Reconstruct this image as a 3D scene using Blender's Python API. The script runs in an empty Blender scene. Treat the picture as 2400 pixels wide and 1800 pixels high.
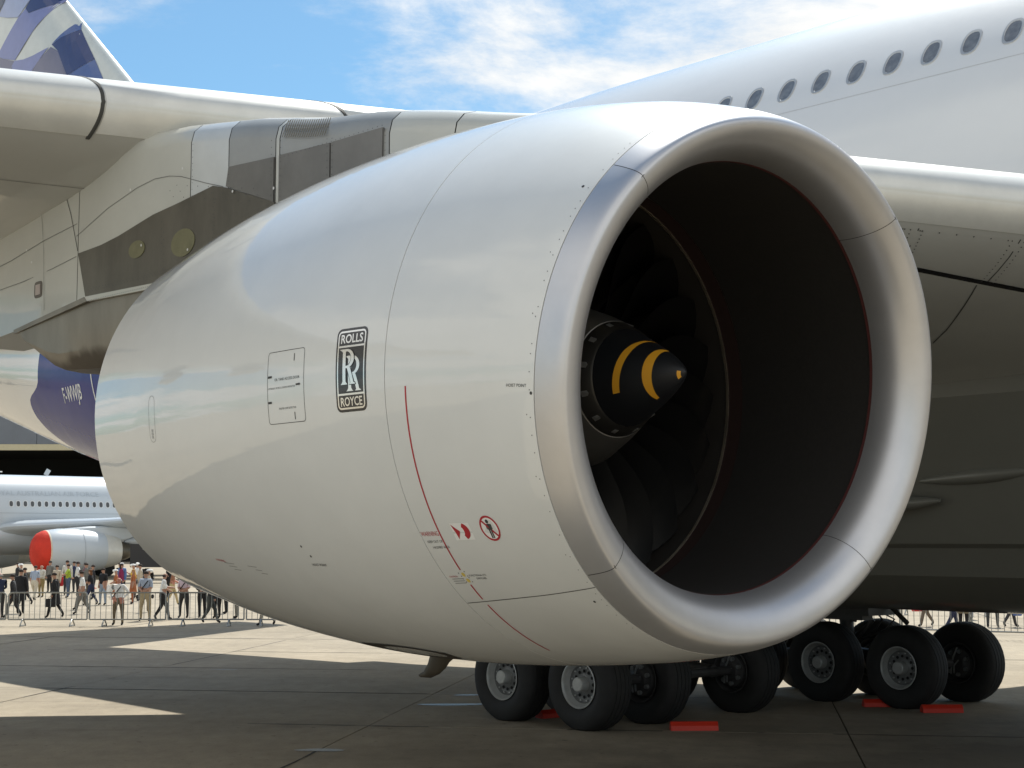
import bpy, bmesh, math, random
from math import sin, cos, pi, radians, degrees, atan2, sqrt
from mathutils import Vector, Matrix
random.seed(7)
sc = bpy.context.scene
COL = sc.collection

# ------------------------------------------------------------------ camera
cam_d = bpy.data.cameras.new('camera'); cam = bpy.data.objects.new('camera', cam_d); COL.objects.link(cam)
cam_d.sensor_width = 36; cam_d.lens = 3716.4 / 2400 * 36; cam_d.clip_end = 3000; cam_d.clip_start = .1
cam.location = (0, 0, 2.8); cam.rotation_euler = (radians(90) + math.atan(363.8 / 3716.4), 0, 0)
sc.camera = cam
# ------------------------------------------------------------------ world, sun, exposure
SUN = Vector((.14, .84, 1.12)).normalized()          # towards the sun: behind the aircraft, high
w = bpy.data.worlds.new('World'); sc.world = w; w.use_nodes = True
nt = w.node_tree; N = nt.nodes; LK = nt.links; N.clear()
out = N.new('ShaderNodeOutputWorld'); bg = N.new('ShaderNodeBackground'); LK.new(bg.outputs[0], out.inputs[0])
sky = N.new('ShaderNodeTexSky'); sky.sky_type = 'NISHITA'; sky.sun_disc = False
sky.sun_elevation = math.asin(SUN.z); sky.sun_rotation = atan2(SUN.x, SUN.y)
sky.air_density = 1.0; sky.dust_density = .6; sky.ozone_density = 1.6
SKY_STRENGTH = .13
tc = N.new('ShaderNodeTexCoord'); sep = N.new('ShaderNodeSeparateXYZ'); LK.new(tc.outputs['Generated'], sep.inputs[0])
def wm(op, a, b=None, clamp=False):
    n = N.new('ShaderNodeMath'); n.operation = op; n.use_clamp = clamp
    for i, v in enumerate((a, b)):
        if v is None: continue
        if isinstance(v, (int, float)): n.inputs[i].default_value = v
        else: LK.new(v, n.inputs[i])
    return n.outputs[0]
zz = wm('ADD', wm('MAXIMUM', sep.outputs[2], 0.0), .12)
cx = wm('DIVIDE', sep.outputs[0], zz); cy = wm('DIVIDE', sep.outputs[1], zz)
cmb = N.new('ShaderNodeCombineXYZ'); LK.new(cx, cmb.inputs[0]); LK.new(cy, cmb.inputs[1])
def cloud(scale, off, det, rough, dist=0.0):
    mp = N.new('ShaderNodeMapping'); LK.new(cmb.outputs[0], mp.inputs[0]); mp.inputs['Location'].default_value = off
    n = N.new('ShaderNodeTexNoise'); LK.new(mp.outputs[0], n.inputs[0]); n.inputs['Scale'].default_value = scale
    n.inputs['Detail'].default_value = det; n.inputs['Roughness'].default_value = rough; n.inputs['Distortion'].default_value = dist
    return n.outputs[0]
c1 = cloud(.55, (41.28, 16.83, 0), 3, .5); c2 = cloud(2.0, (1.28, 21.83, 0), 10, .64, .3)
cc = wm('ADD', wm('MULTIPLY', c1, .68), wm('MULTIPLY', c2, .32))
# thicker cumulus on the far side from the sun, as the cowl's reflections show
away = N.new('ShaderNodeMapRange'); away.interpolation_type = 'SMOOTHSTEP'; LK.new(sep.outputs[1], away.inputs[0])
away.inputs[1].default_value = .55; away.inputs[2].default_value = -.35; away.inputs[3].default_value = 0; away.inputs[4].default_value = .048
cc = wm('ADD', cc, away.outputs[0])
ramp = N.new('ShaderNodeMapRange'); ramp.interpolation_type = 'SMOOTHSTEP'; LK.new(cc, ramp.inputs[0])
ramp.inputs[1].default_value = .47; ramp.inputs[2].default_value = .56
ccol = N.new('ShaderNodeMapRange'); LK.new(c2, ccol.inputs[0]); ccol.inputs[1].default_value = .3; ccol.inputs[2].default_value = .7
ccol.inputs[3].default_value = 6.0; ccol.inputs[4].default_value = 7.7
ccc = N.new('ShaderNodeCombineColor')
for i, k in enumerate((.985, .99, .98)): LK.new(wm('MULTIPLY', ccol.outputs[0], k), ccc.inputs[i])
skyc = N.new('ShaderNodeMix'); skyc.data_type = 'RGBA'
tint = N.new('ShaderNodeMix'); tint.data_type = 'RGBA'; tint.blend_type = 'MULTIPLY'; tint.inputs[0].default_value = 1
LK.new(sky.outputs[0], tint.inputs[6]); tint.inputs[7].default_value = (.55, .79, .86, 1)
LK.new(ramp.outputs[0], skyc.inputs[0]); LK.new(tint.outputs[2], skyc.inputs[6]); LK.new(ccc.outputs[0], skyc.inputs[7])
LK.new(skyc.outputs[2], bg.inputs[0]); bg.inputs[1].default_value = SKY_STRENGTH
sd = bpy.data.lights.new('sun', 'SUN'); sun = bpy.data.objects.new('sun', sd); COL.objects.link(sun)
sd.energy = 5.0; sd.angle = radians(.53); sd.color = (1, .96, .88)
sun.rotation_euler = SUN.to_track_quat('Z', 'Y').to_euler(); sun.location = (0, 60, 80)
sc.view_settings.view_transform = 'Standard'; sc.view_settings.look = 'None'
sc.view_settings.exposure = 0.12; sc.view_settings.gamma = 1; sc.view_settings.use_curve_mapping = False
sc.cycles.max_bounces = 8; sc.cycles.diffuse_bounces = 4; sc.cycles.glossy_bounces = 4

# ------------------------------------------------------------------ materials
MATS = {}
def mat(name, col, rough=.5, metal=0.0, coat=0.0, var=.06, vscale=3.0, bump=0.0, bscale=20.0, streak=0.0, spec=.5, coat_rough=.03):
    if name in MATS: return MATS[name]
    m = bpy.data.materials.new(name); m.use_nodes = True; t = m.node_tree; b = t.nodes['Principled BSDF']
    b.inputs['Roughness'].default_value = rough; b.inputs['Metallic'].default_value = metal
    b.inputs['Specular IOR Level'].default_value = spec
    b.inputs['Coat Weight'].default_value = coat; b.inputs['Coat Roughness'].default_value = coat_rough
    co = t.nodes.new('ShaderNodeTexCoord')
    n = t.nodes.new('ShaderNodeTexNoise'); n.inputs['Scale'].default_value = vscale; n.inputs['Detail'].default_value = 6
    n.inputs['Roughness'].default_value = .65
    if streak:
        mp = t.nodes.new('ShaderNodeMapping'); mp.inputs['Scale'].default_value = (1, 1, streak); t.links.new(co.outputs['Object'], mp.inputs[0]); t.links.new(mp.outputs[0], n.inputs[0])
    else: t.links.new(co.outputs['Object'], n.inputs[0])
    mr = t.nodes.new('ShaderNodeMapRange'); t.links.new(n.outputs[0], mr.inputs[0]); mr.inputs[1].default_value = .3; mr.inputs[2].default_value = .7
    mr.inputs[3].default_value = 1 - var; mr.inputs[4].default_value = 1 + var
    mx = t.nodes.new('ShaderNodeMix'); mx.data_type = 'RGBA'; mx.blend_type = 'MULTIPLY'; mx.inputs[0].default_value = 1
    mx.inputs[6].default_value = (*col, 1)
    cb = t.nodes.new('ShaderNodeCombineColor')
    for i in range(3): t.links.new(mr.outputs[0], cb.inputs[i])
    t.links.new(cb.outputs[0], mx.inputs[7]); t.links.new(mx.outputs[2], b.inputs['Base Color'])
    if bump:
        n2 = t.nodes.new('ShaderNodeTexNoise'); n2.inputs['Scale'].default_value = bscale; n2.inputs['Detail'].default_value = 7; n2.inputs['Roughness'].default_value = .42
        t.links.new(co.outputs['Object'], n2.inputs[0]); bp = t.nodes.new('ShaderNodeBump'); bp.inputs['Distance'].default_value = bump
        bp.inputs['Strength'].default_value = 1
        t.links.new(n2.outputs[0], bp.inputs['Height']); t.links.new(bp.outputs[0], b.inputs['Normal'])
        if coat: t.links.new(bp.outputs[0], b.inputs['Coat Normal'])
    MATS[name] = m; return m
M_cowl = mat('cowl_white_paint', (.70, .71, .69), .42, 0, 1.0, .035, 1.4, .0060, 1.5, spec=.5, coat_rough=.015)
M_body = mat('airframe_white_paint', (.70, .71, .715), .35, 0, .9, .02, .7, .010, .9, coat_rough=.03)
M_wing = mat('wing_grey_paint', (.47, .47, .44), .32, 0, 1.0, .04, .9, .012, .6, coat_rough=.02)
M_slat = mat('leading_edge_metal', (.68, .68, .64), .36, .25, 0, .06, 3, .001, 6)
M_lip = mat('satin_aluminium', (.60, .60, .61), .38, .80, 0, .05, 2.5, .0010, 3)
M_liner = mat('inlet_acoustic_liner', (.027, .025, .023), .55, 0, 0, .15, 30)  # liner is light grey; the intake's shade is put into this near-black
M_case = mat('fan_case_dark', (.05, .045, .04), .4, .3)
M_ringm = mat('fan_case_metal', (.75, .66, .52), .35, .9)
M_seal = mat('dark_red_sealant', (.055, .008, .007), .7)
M_blade = mat('titanium_blade', (.013, .013, .013), .38, .6, 0, .15, 6)
M_spin = mat('spinner_black', (.006, .007, .009), .5)
M_yel = mat('spinner_yellow', (.75, .36, .02), .5)
M_hubm = mat('fan_hub_metal', (.10, .095, .085), .38, .9)
M_line = mat('panel_gap_dark', (.05, .05, .045), .7)
M_lineS = mat('panel_gap_soft', (.17, .17, .16), .7)
M_black = mat('black_vinyl', (.008, .008, .010), .25, 0, .5)
M_silver = mat('silver_vinyl', (.80, .80, .78), .16, 1.0)
M_red = mat('red_marking', (.42, .02, .03), .5)
M_yelmark = mat('yellow_marking', (.65, .50, .10), .5)
M_white = mat('white_marking', (.80, .80, .78), .5)
M_txt = mat('dark_lettering', (.04, .04, .04), .6)
M_shield = mat('heat_shield_metal', (.135, .125, .105), .42, .8, 0, .22, 2.2, .002, 5, streak=.4)
M_shield2 = mat('heat_shield_metal_lower', (.26, .24, .205), .45, .7, 0, .18, 2.0, .002, 4, streak=.3)
M_pgrey = mat('pylon_grey_skin', (.17, .165, .155), .42, .5, .1, .12, 3)
M_pcap = mat('pylon_cap_metal', (.33, .33, .31), .42, .3, .1, .06, 3)
M_pwhite = mat('pylon_white_paint', (.50, .50, .45), .35, 0, .5, .05, 1.4, .002, 2)
M_green = mat('primer_cover', (.17, .16, .085), .5, .2, 0, .15, 8)
M_rivet = mat('rivet_dark', (.08, .08, .085), .5, .4)
M_rivetl = mat('rivet_light', (.7, .7, .68), .4, .3)
M_soot = mat('soot_stain', (.025, .018, .012), .8)
M_blue = mat('deep_blue_paint', (.008, .020, .20), .16, 0, 0, .05, 1, .012, 1.4, spec=.10)
M_navy = mat('fin_navy', (.012, .030, .14), .4, 0, .3)
M_steel = mat('fin_steel_blue', (.07, .12, .32), .4, 0, .3)
M_mauve = mat('fin_mauve_grey', (.14, .14, .22), .4, 0, .3)
M_lilac = mat('fin_lilac', (.19, .22, .46), .4, 0, .3)
M_pale = mat('fin_pale_lilac', (.36, .42, .62), .4, 0, .3)
M_slate = mat('fin_slate', (.07, .08, .12), .4, 0, .3)
M_finw = mat('fin_white', (.60, .64, .62), .35, 0, .5)
M_frame = mat('window_frame_metal', (.50, .50, .49), .35, .5)
M_glass = mat('window_pane', (.17, .17, .17), .12, 0, 1.0, .35, 9)
M_tyre = mat('tyre_rubber', (.012, .012, .012), .75, 0, 0, .25, 9, .002, 60)
M_rim = mat('rim_grey_paint', (.40, .41, .40), .4, .2, 0, .12, 12)
M_rimd = mat('rim_recess', (.16, .165, .165), .5, .2, 0, .2, 10)
M_gear = mat('gear_metal', (.06, .06, .06), .5, .4, 0, .2, 8)
M_chock = mat('chock_red', (.55, .026, .008), .55)
M_galv = mat('galvanised_steel', (.30, .31, .30), .45, .7, 0, .12, 12)
M_tank = mat('tanker_light_grey', (.52, .57, .61), .35, 0, .5, .02, .4, .01, .5)
M_tankd = mat('tanker_lettering', (.36, .40, .43), .5)
M_cover = mat('red_engine_cover', (.62, .035, .015), .75, 0, 0, .12, 1.5, .05, 2.5)
M_hangG = mat('hangar_blue_grey_cladding', (.16, .18, .21), .6, 0, 0, .1, .3)
M_hangC = mat('hangar_cream_lintel', (.55, .50, .34), .7)
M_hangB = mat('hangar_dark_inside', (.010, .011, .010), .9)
M_water = mat('rain_water', (.17, .15, .12), .32, 0, 0, .4, 6, spec=.28)
M_inside = mat('dark_interior', (.01, .01, .01), .9)

def concrete():
    m = bpy.data.materials.new('apron_concrete'); m.use_nodes = True; t = m.node_tree; b = t.nodes['Principled BSDF']; L = t.links
    co = t.nodes.new('ShaderNodeNewGeometry')
    def noise(s, d, r=.6, sx=1, sy=1):
        mp = t.nodes.new('ShaderNodeMapping'); mp.inputs['Scale'].default_value = (sx, sy, 1); mp.inputs['Rotation'].default_value = (0, 0, radians(8.5))
        L.new(co.outputs['Position'], mp.inputs[0])
        n = t.nodes.new('ShaderNodeTexNoise'); n.inputs['Scale'].default_value = s; n.inputs['Detail'].default_value = d; n.inputs['Roughness'].default_value = r
        L.new(mp.outputs[0], n.inputs[0]); return n.outputs[0]
    def rng(x, a, c, lo, hi):
        r = t.nodes.new('ShaderNodeMapRange'); L.new(x, r.inputs[0]); r.inputs[1].default_value = a; r.inputs[2].default_value = c; r.inputs[3].default_value = lo; r.inputs[4].default_value = hi; return r.outputs[0]
    def mul(a, c):
        r = t.nodes.new('ShaderNodeMath'); r.operation = 'MULTIPLY'; L.new(a, r.inputs[0]); L.new(c, r.inputs[1]); return r.outputs[0]
    v = mul(mul(rng(noise(.35, 5), .3, .7, .86, 1.1), rng(noise(3, 8, .7, 1, .5), .3, .75, .84, 1.1)), rng(noise(40, 4, .7), .3, .7, .88, 1.1))
    st = rng(noise(.22, 6, .7, .5, 3.2), .58, .74, 1.0, .74); v = mul(v, st); v = mul(v, rng(noise(1.1, 7, .75, .6, 1.6), .62, .72, 1.0, .80)); v = mul(v, rng(noise(5.5, 3, .5), .66, .72, 1.0, .62)); v = mul(v, rng(noise(.9, 9, .8, .16, 5.0), .58, .66, 1.0, .82))
    # shade beneath wing and belly painted into the concrete, mixed with oil staining
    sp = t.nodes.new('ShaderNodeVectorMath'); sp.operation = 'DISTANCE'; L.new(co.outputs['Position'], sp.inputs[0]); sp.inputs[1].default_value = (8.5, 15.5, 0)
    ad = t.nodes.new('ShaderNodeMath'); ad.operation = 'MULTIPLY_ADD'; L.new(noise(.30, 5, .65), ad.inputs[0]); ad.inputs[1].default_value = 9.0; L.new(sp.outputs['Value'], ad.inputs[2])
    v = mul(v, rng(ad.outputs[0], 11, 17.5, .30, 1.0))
    oi = t.nodes.new('ShaderNodeObjectInfo'); v = mul(v, rng(oi.outputs['Random'], 0, 1, .93, 1.06))
    cb = t.nodes.new('ShaderNodeCombineColor')
    for i in range(3): L.new(v, cb.inputs[i])
    mx = t.nodes.new('ShaderNodeMix'); mx.data_type = 'RGBA'; mx.blend_type = 'MULTIPLY'; mx.inputs[0].default_value = 1
    mx.inputs[6].default_value = (.39, .335, .25, 1); L.new(cb.outputs[0], mx.inputs[7]); L.new(mx.outputs[2], b.inputs['Base Color'])
    b.inputs['Roughness'].default_value = .85; b.inputs['Specular IOR Level'].default_value = .25
    bp = t.nodes.new('ShaderNodeBump'); bp.inputs['Distance'].default_value = .004; L.new(noise(60, 4), bp.inputs['Height']); L.new(bp.outputs[0], b.inputs['Normal'])
    return m
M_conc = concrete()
M_tar = mat('sealant_tar', (.055, .05, .042), .8, 0, 0, .3, 5)
M_joint = mat('joint_filler', (.035, .032, .028), .9)

# ------------------------------------------------------------------ helpers
def obj(name, verts, faces, m, parent=None, smooth=False, mi=None, angle=35):
    me = bpy.data.meshes.new(name); me.from_pydata([tuple(v) for v in verts], [], faces)
    for x in (m if isinstance(m, (list, tuple)) else [m]): me.materials.append(x)
    if mi is not None: me.polygons.foreach_set('material_index', mi)
    me.update()
    if smooth:
        me.polygons.foreach_set('use_smooth', [True] * len(me.polygons)); me.set_sharp_from_angle(angle=radians(angle))
    o = bpy.data.objects.new(name, me); COL.objects.link(o)
    if parent: o.parent = parent
    return o
def fixn(o):
    bm = bmesh.new(); bm.from_mesh(o.data); bmesh.ops.recalc_face_normals(bm, faces=bm.faces); bm.to_mesh(o.data); bm.free(); return o
def thing(name, label, cat, loc=(0, 0, 0), rz=0, group=None):
    o = bpy.data.objects.new(name, None); COL.objects.link(o); o.location = loc; o.rotation_euler = (0, 0, rz)
    o.empty_display_size = .3; o['label'] = label; o['category'] = cat
    if group: o['group'] = group
    return o
def tag(o, label=None, cat=None, group=None, kind=None):
    if label: o['label'] = label
    if cat: o['category'] = cat
    if group: o['group'] = group
    if kind: o['kind'] = kind
    return o
class MB:
    def __init__(s): s.v = []; s.f = []; s.m = []
    def add(s, v, f, mi=0):
        n = len(s.v); s.v += [tuple(x) for x in v]; s.f += [tuple(i + n for i in q) for q in f]; s.m += [mi] * len(f); return s
    def box(s, c, d, R=None, mi=0):
        v = [Vector((x * d[0] / 2, y * d[1] / 2, z * d[2] / 2)) for x in (-1, 1) for y in (-1, 1) for z in (-1, 1)]
        if R: v = [R @ q for q in v]
        v = [q + Vector(c) for q in v]
        return s.add(v, [(0, 1, 3, 2), (4, 6, 7, 5), (0, 4, 5, 1), (2, 3, 7, 6), (0, 2, 6, 4), (1, 5, 7, 3)], mi)
    def tube(s, pts, r, n=8, mi=0, cap=True):
        pts = [Vector(p) for p in pts]; rr = r if isinstance(r, (list, tuple)) else [r] * len(pts); v = []; f = []
        up = None
        for i, p in enumerate(pts):
            t = (pts[min(i + 1, len(pts) - 1)] - pts[max(i - 1, 0)]).normalized()
            if up is None: up = Vector((0, 0, 1)) if abs(t.z) < .9 else Vector((1, 0, 0))
            a = t.cross(up)
            if a.length < 1e-4: a = t.cross(Vector((1, 0.1, 0)))
            a.normalize(); b = a.cross(t); up = b
            for k in range(n): v.append(p + (a * cos(2 * pi * k / n) + b * sin(2 * pi * k / n)) * rr[i])
        for i in range(len(pts) - 1):
            for k in range(n): f.append((i * n + k, i * n + (k + 1) % n, (i + 1) * n + (k + 1) % n, (i + 1) * n + k))
        if cap: f.append(tuple(range(n))[::-1]); f.append(tuple((len(pts) - 1) * n + k for k in range(n)))
        return s.add(v, f, mi)
    def build(s, name, m, parent=None, smooth=False, angle=35):
        return fixn(obj(name, s.v, s.f, m, parent, smooth, s.m, angle)) if not smooth else smooth_fix(obj(name, s.v, s.f, m, parent, False, s.m), angle)
def smooth_fix(o, angle=35):
    fixn(o); me = o.data; me.polygons.foreach_set('use_smooth', [True] * len(me.polygons)); me.set_sharp_from_angle(angle=radians(angle)); return o
def loft(rings, closed=True, caps=True):
    v = []; f = []; n = len(rings[0])
    for r in rings: v += [tuple(p) for p in r]
    for i in range(len(rings) - 1):
        for k in range(n if closed else n - 1):
            f.append((i * n + k, i * n + (k + 1) % n, (i + 1) * n + (k + 1) % n, (i + 1) * n + k))
    if caps and closed: f.append(tuple(range(n))[::-1]); f.append(tuple((len(rings) - 1) * n + k for k in range(n)))
    return v, f
def lerp(x, xs, ys):
    if x <= xs[0]: return ys[0]
    for i in range(len(xs) - 1):
        if x <= xs[i + 1]: return ys[i] + (ys[i + 1] - ys[i]) * (x - xs[i]) / (xs[i + 1] - xs[i])
    return ys[-1]
def slerp(x, xs, ys):
    # smooth (cosine) interpolation between stations
    if x <= xs[0]: return ys[0]
    for i in range(len(xs) - 1):
        if x <= xs[i + 1]:
            t = (x - xs[i]) / (xs[i + 1] - xs[i]); t = t * t * (3 - 2 * t); return ys[i] + (ys[i + 1] - ys[i]) * t
    return ys[-1]
def text_mesh(s, size, bold=0.0):
    # outline lettering as flat faces, centred on the origin
    c = bpy.data.curves.new('lettering', 'FONT'); c.body = s; c.size = size; c.align_x = 'CENTER'; c.align_y = 'CENTER'; c.resolution_u = 3; c.offset = bold
    o = bpy.data.objects.new('lettering', c); COL.objects.link(o)
    dg = bpy.context.evaluated_depsgraph_get(); me = bpy.data.meshes.new_from_object(o.evaluated_get(dg))
    v = [(p.co.x, p.co.y) for p in me.vertices]; f = [tuple(p.vertices) for p in me.polygons]
    bpy.data.objects.remove(o); bpy.data.curves.remove(c); bpy.data.meshes.remove(me)
    return v, f

# ------------------------------------------------------------------ apron
def ground():
    S = 900
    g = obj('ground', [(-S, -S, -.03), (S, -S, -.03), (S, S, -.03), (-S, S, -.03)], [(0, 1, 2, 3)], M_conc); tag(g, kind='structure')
    U = Vector((.989, -.148, 0)); V = Vector((.148, .989, 0)); u0, v0 = -5.74, 33.7; du, dv = 7.1, 5.0
    a = thing('apron', 'pale concrete apron of square slabs with dark joints', 'apron'); del a['label']; del a['category']; a['kind'] = 'structure'
    pts = [U * x + V * y for x, y in ((u0 - 5 * du, v0 - 4 * dv), (u0 + 6 * du, v0 - 4 * dv), (u0 + 6 * du, v0 + 13 * dv), (u0 - 5 * du, v0 + 13 * dv))]
    obj('joint_filler', [(p.x, p.y, -.024) for p in pts], [(0, 1, 2, 3)], M_joint, a)
    mb = MB(); g2 = .011; q = [U * x + V * y for x, y in ((g2, g2), (du - g2, g2), (du - g2, dv - g2), (g2, dv - g2))]
    v = [(p.x, p.y, 0) for p in q] + [(p.x, p.y, -.02) for p in q]
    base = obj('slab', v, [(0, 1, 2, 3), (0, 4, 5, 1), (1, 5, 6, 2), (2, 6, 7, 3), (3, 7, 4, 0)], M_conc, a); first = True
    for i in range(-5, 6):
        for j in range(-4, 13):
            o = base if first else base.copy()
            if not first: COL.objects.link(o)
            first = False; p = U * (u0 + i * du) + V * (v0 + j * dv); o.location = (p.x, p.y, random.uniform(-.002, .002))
    # worn sealant ribbons along the joints, wandering and broken
    def ribbon(p, q, wd, name):
        n = int((q - p).length / .35); t = (q - p).normalized(); nn = Vector((-t.y, t.x, 0)); v = []; f = []; off = 0; wob = 0; keep = True
        for i in range(n + 1):
            c = p + (q - p) * i / n; wob = wob * .8 + random.uniform(-.012, .012); h = wd * random.uniform(.25, 1.1) / 2
            if random.random() < .06: keep = not keep
            v += [c + nn * (wob + h) + Vector((0, 0, .0045)), c + nn * (wob - h) + Vector((0, 0, .0045))]
            if i and keep: f.append((2 * i - 2, 2 * i - 1, 2 * i + 1, 2 * i))
        obj(name, v, f, M_tar, a)
    for i in range(-4, 6): ribbon(U * (u0 + i * du) + V * (v0 - 4 * dv), U * (u0 + i * du) + V * (v0 + 13 * dv), .045, 'joint_sealant')
    for j in range(-3, 13): ribbon(U * (u0 - 5 * du) + V * (v0 + j * dv), U * (u0 + 6 * du) + V * (v0 + j * dv), .075, 'joint_sealant')
    # rain puddles
    for n, (x, y, sx, sy) in enumerate([(-1.0, 27.35, .62, .16), (-.75, 29.0, .3, .10), (-2.55, 21.5, .30, .16), (-6.2, 34.6, .3, .06)]):
        k = 26; vs = []
        for t in range(k):
            a2 = 2 * pi * t / k; r = 1 + .12 * sin(2 * a2 + n) + .10 * sin(3 * a2 + 2 * n); vs.append((x + sx * cos(a2) * r, y + sy * sin(a2) * r, .0065))
        p = obj('puddle', vs, [tuple(range(k))], M_water); tag(p, kind='structure')
ground()

# ------------------------------------------------------------------ aircraft frame: a = metres aft of the engine lip, b = metres inboard of the engine, z up
PH = radians(41.9); FW = Vector((sin(PH), -cos(PH), 0)); IN = Vector((cos(PH), sin(PH), 0)); ENG = Vector((1.6974, 9.7926, 0))
A0, B0 = 10.0, 14.0
ORG = ENG - FW * A0 + IN * B0
def L(a, b, z): return Vector((A0 - a, b - B0, z))
def w2l(P): d = P - ORG; return Vector((d.dot(FW), d.dot(IN), d.z))
plane = thing('wide_body_airliner', 'large white double-deck airliner with blue tail filling the foreground', 'airliner', ORG, atan2(FW.y, FW.x))

# ---- nacelle surface (fitted): circle centre, plane normal and radius as functions of a
NPH, NTA = .7105457, .0025184
NF = Vector((sin(NPH) * cos(NTA), -cos(NPH) * cos(NTA), sin(NTA))); NS = NF.cross(Vector((0, 0, 1))).normalized(); NU = NS.cross(NF)
NE = Vector((1.69741, 9.79259, 1.07377 + 2.8)); TILT = (.0478883, -.1192248, .1751507, -.1225415)
NL = 6.1583
_x = [0, .12, .35, .8] + [q / 5.3 * NL for q in (1.5, 2.4, 3.4, 4.4, 5.3)]
_r = [1.592158, 1.672173, 1.739799, 1.832512, 1.938518, 1.967992, 1.917058, 1.785423, 1.608752]
_s = [sqrt(q) for q in _x]; _m = []
for _i in range(9):
    if _i == 0: _m.append((_r[1] - _r[0]) / (_s[1] - _s[0]))
    elif _i == 8: _m.append((_r[8] - _r[7]) / (_s[8] - _s[7]))
    else:
        hs = _s[_i] - _s[_i - 1]; hd = _s[_i + 1] - _s[_i]
        _m.append((hs * hs * _r[_i + 1] + (hd * hd - hs * hs) * _r[_i] - hd * hd * _r[_i - 1]) / (hs * hd * (hd + hs)))
def nr(a):
    q = sqrt(max(a, 0)); q = min(q, _s[-1]); i = 0
    while i < 7 and q > _s[i + 1]: i += 1
    h = _s[i + 1] - _s[i]; t = (q - _s[i]) / h
    return (2 * t**3 - 3 * t**2 + 1) * _r[i] + (t**3 - 2 * t**2 + t) * h * _m[i] + (-2 * t**3 + 3 * t**2) * _r[i + 1] + (t**3 - t**2) * h * _m[i + 1]
def nframe(a):
    k = max(0, 1 - a / 2.0); C = NE - NF * a + (NS * TILT[2] + NU * TILT[3]) * k * k
    n = (NF + (NS * TILT[0] + NU * TILT[1]) * k).normalized(); S = n.cross(Vector((0, 0, 1))).normalized(); return C, n, S, S.cross(n)
def nac(a, th, r, lift=0):
    C, n, S, U = nframe(a); C = C + U * lift; t = radians(th); return w2l(C + (S * cos(t) + U * sin(t)) * r)
def nskin(a, th, d=0.0): return nac(a, th, nr(a) + d)

def revolve(name, prof, m, parent, t0=0, t1=360, step=2.5, smooth=True, angle=40, lift=None):
    full = abs(t1 - t0 - 360) < 1e-6; n = max(3, int(round((t1 - t0) / step))); k = n if full else n + 1
    v = []; f = []
    for i, (a, r) in enumerate(prof):
        for j in range(k): v.append(nac(a, t0 + (t1 - t0) * j / n, r, lift(i, a) if lift else 0))
    for i in range(len(prof) - 1):
        for j in range(n): j2 = (j + 1) % k; f.append((i * k + j, i * k + j2, (i + 1) * k + j2, (i + 1) * k + j))
    return obj(name, v, f, m, parent, smooth, None, angle)

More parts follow.
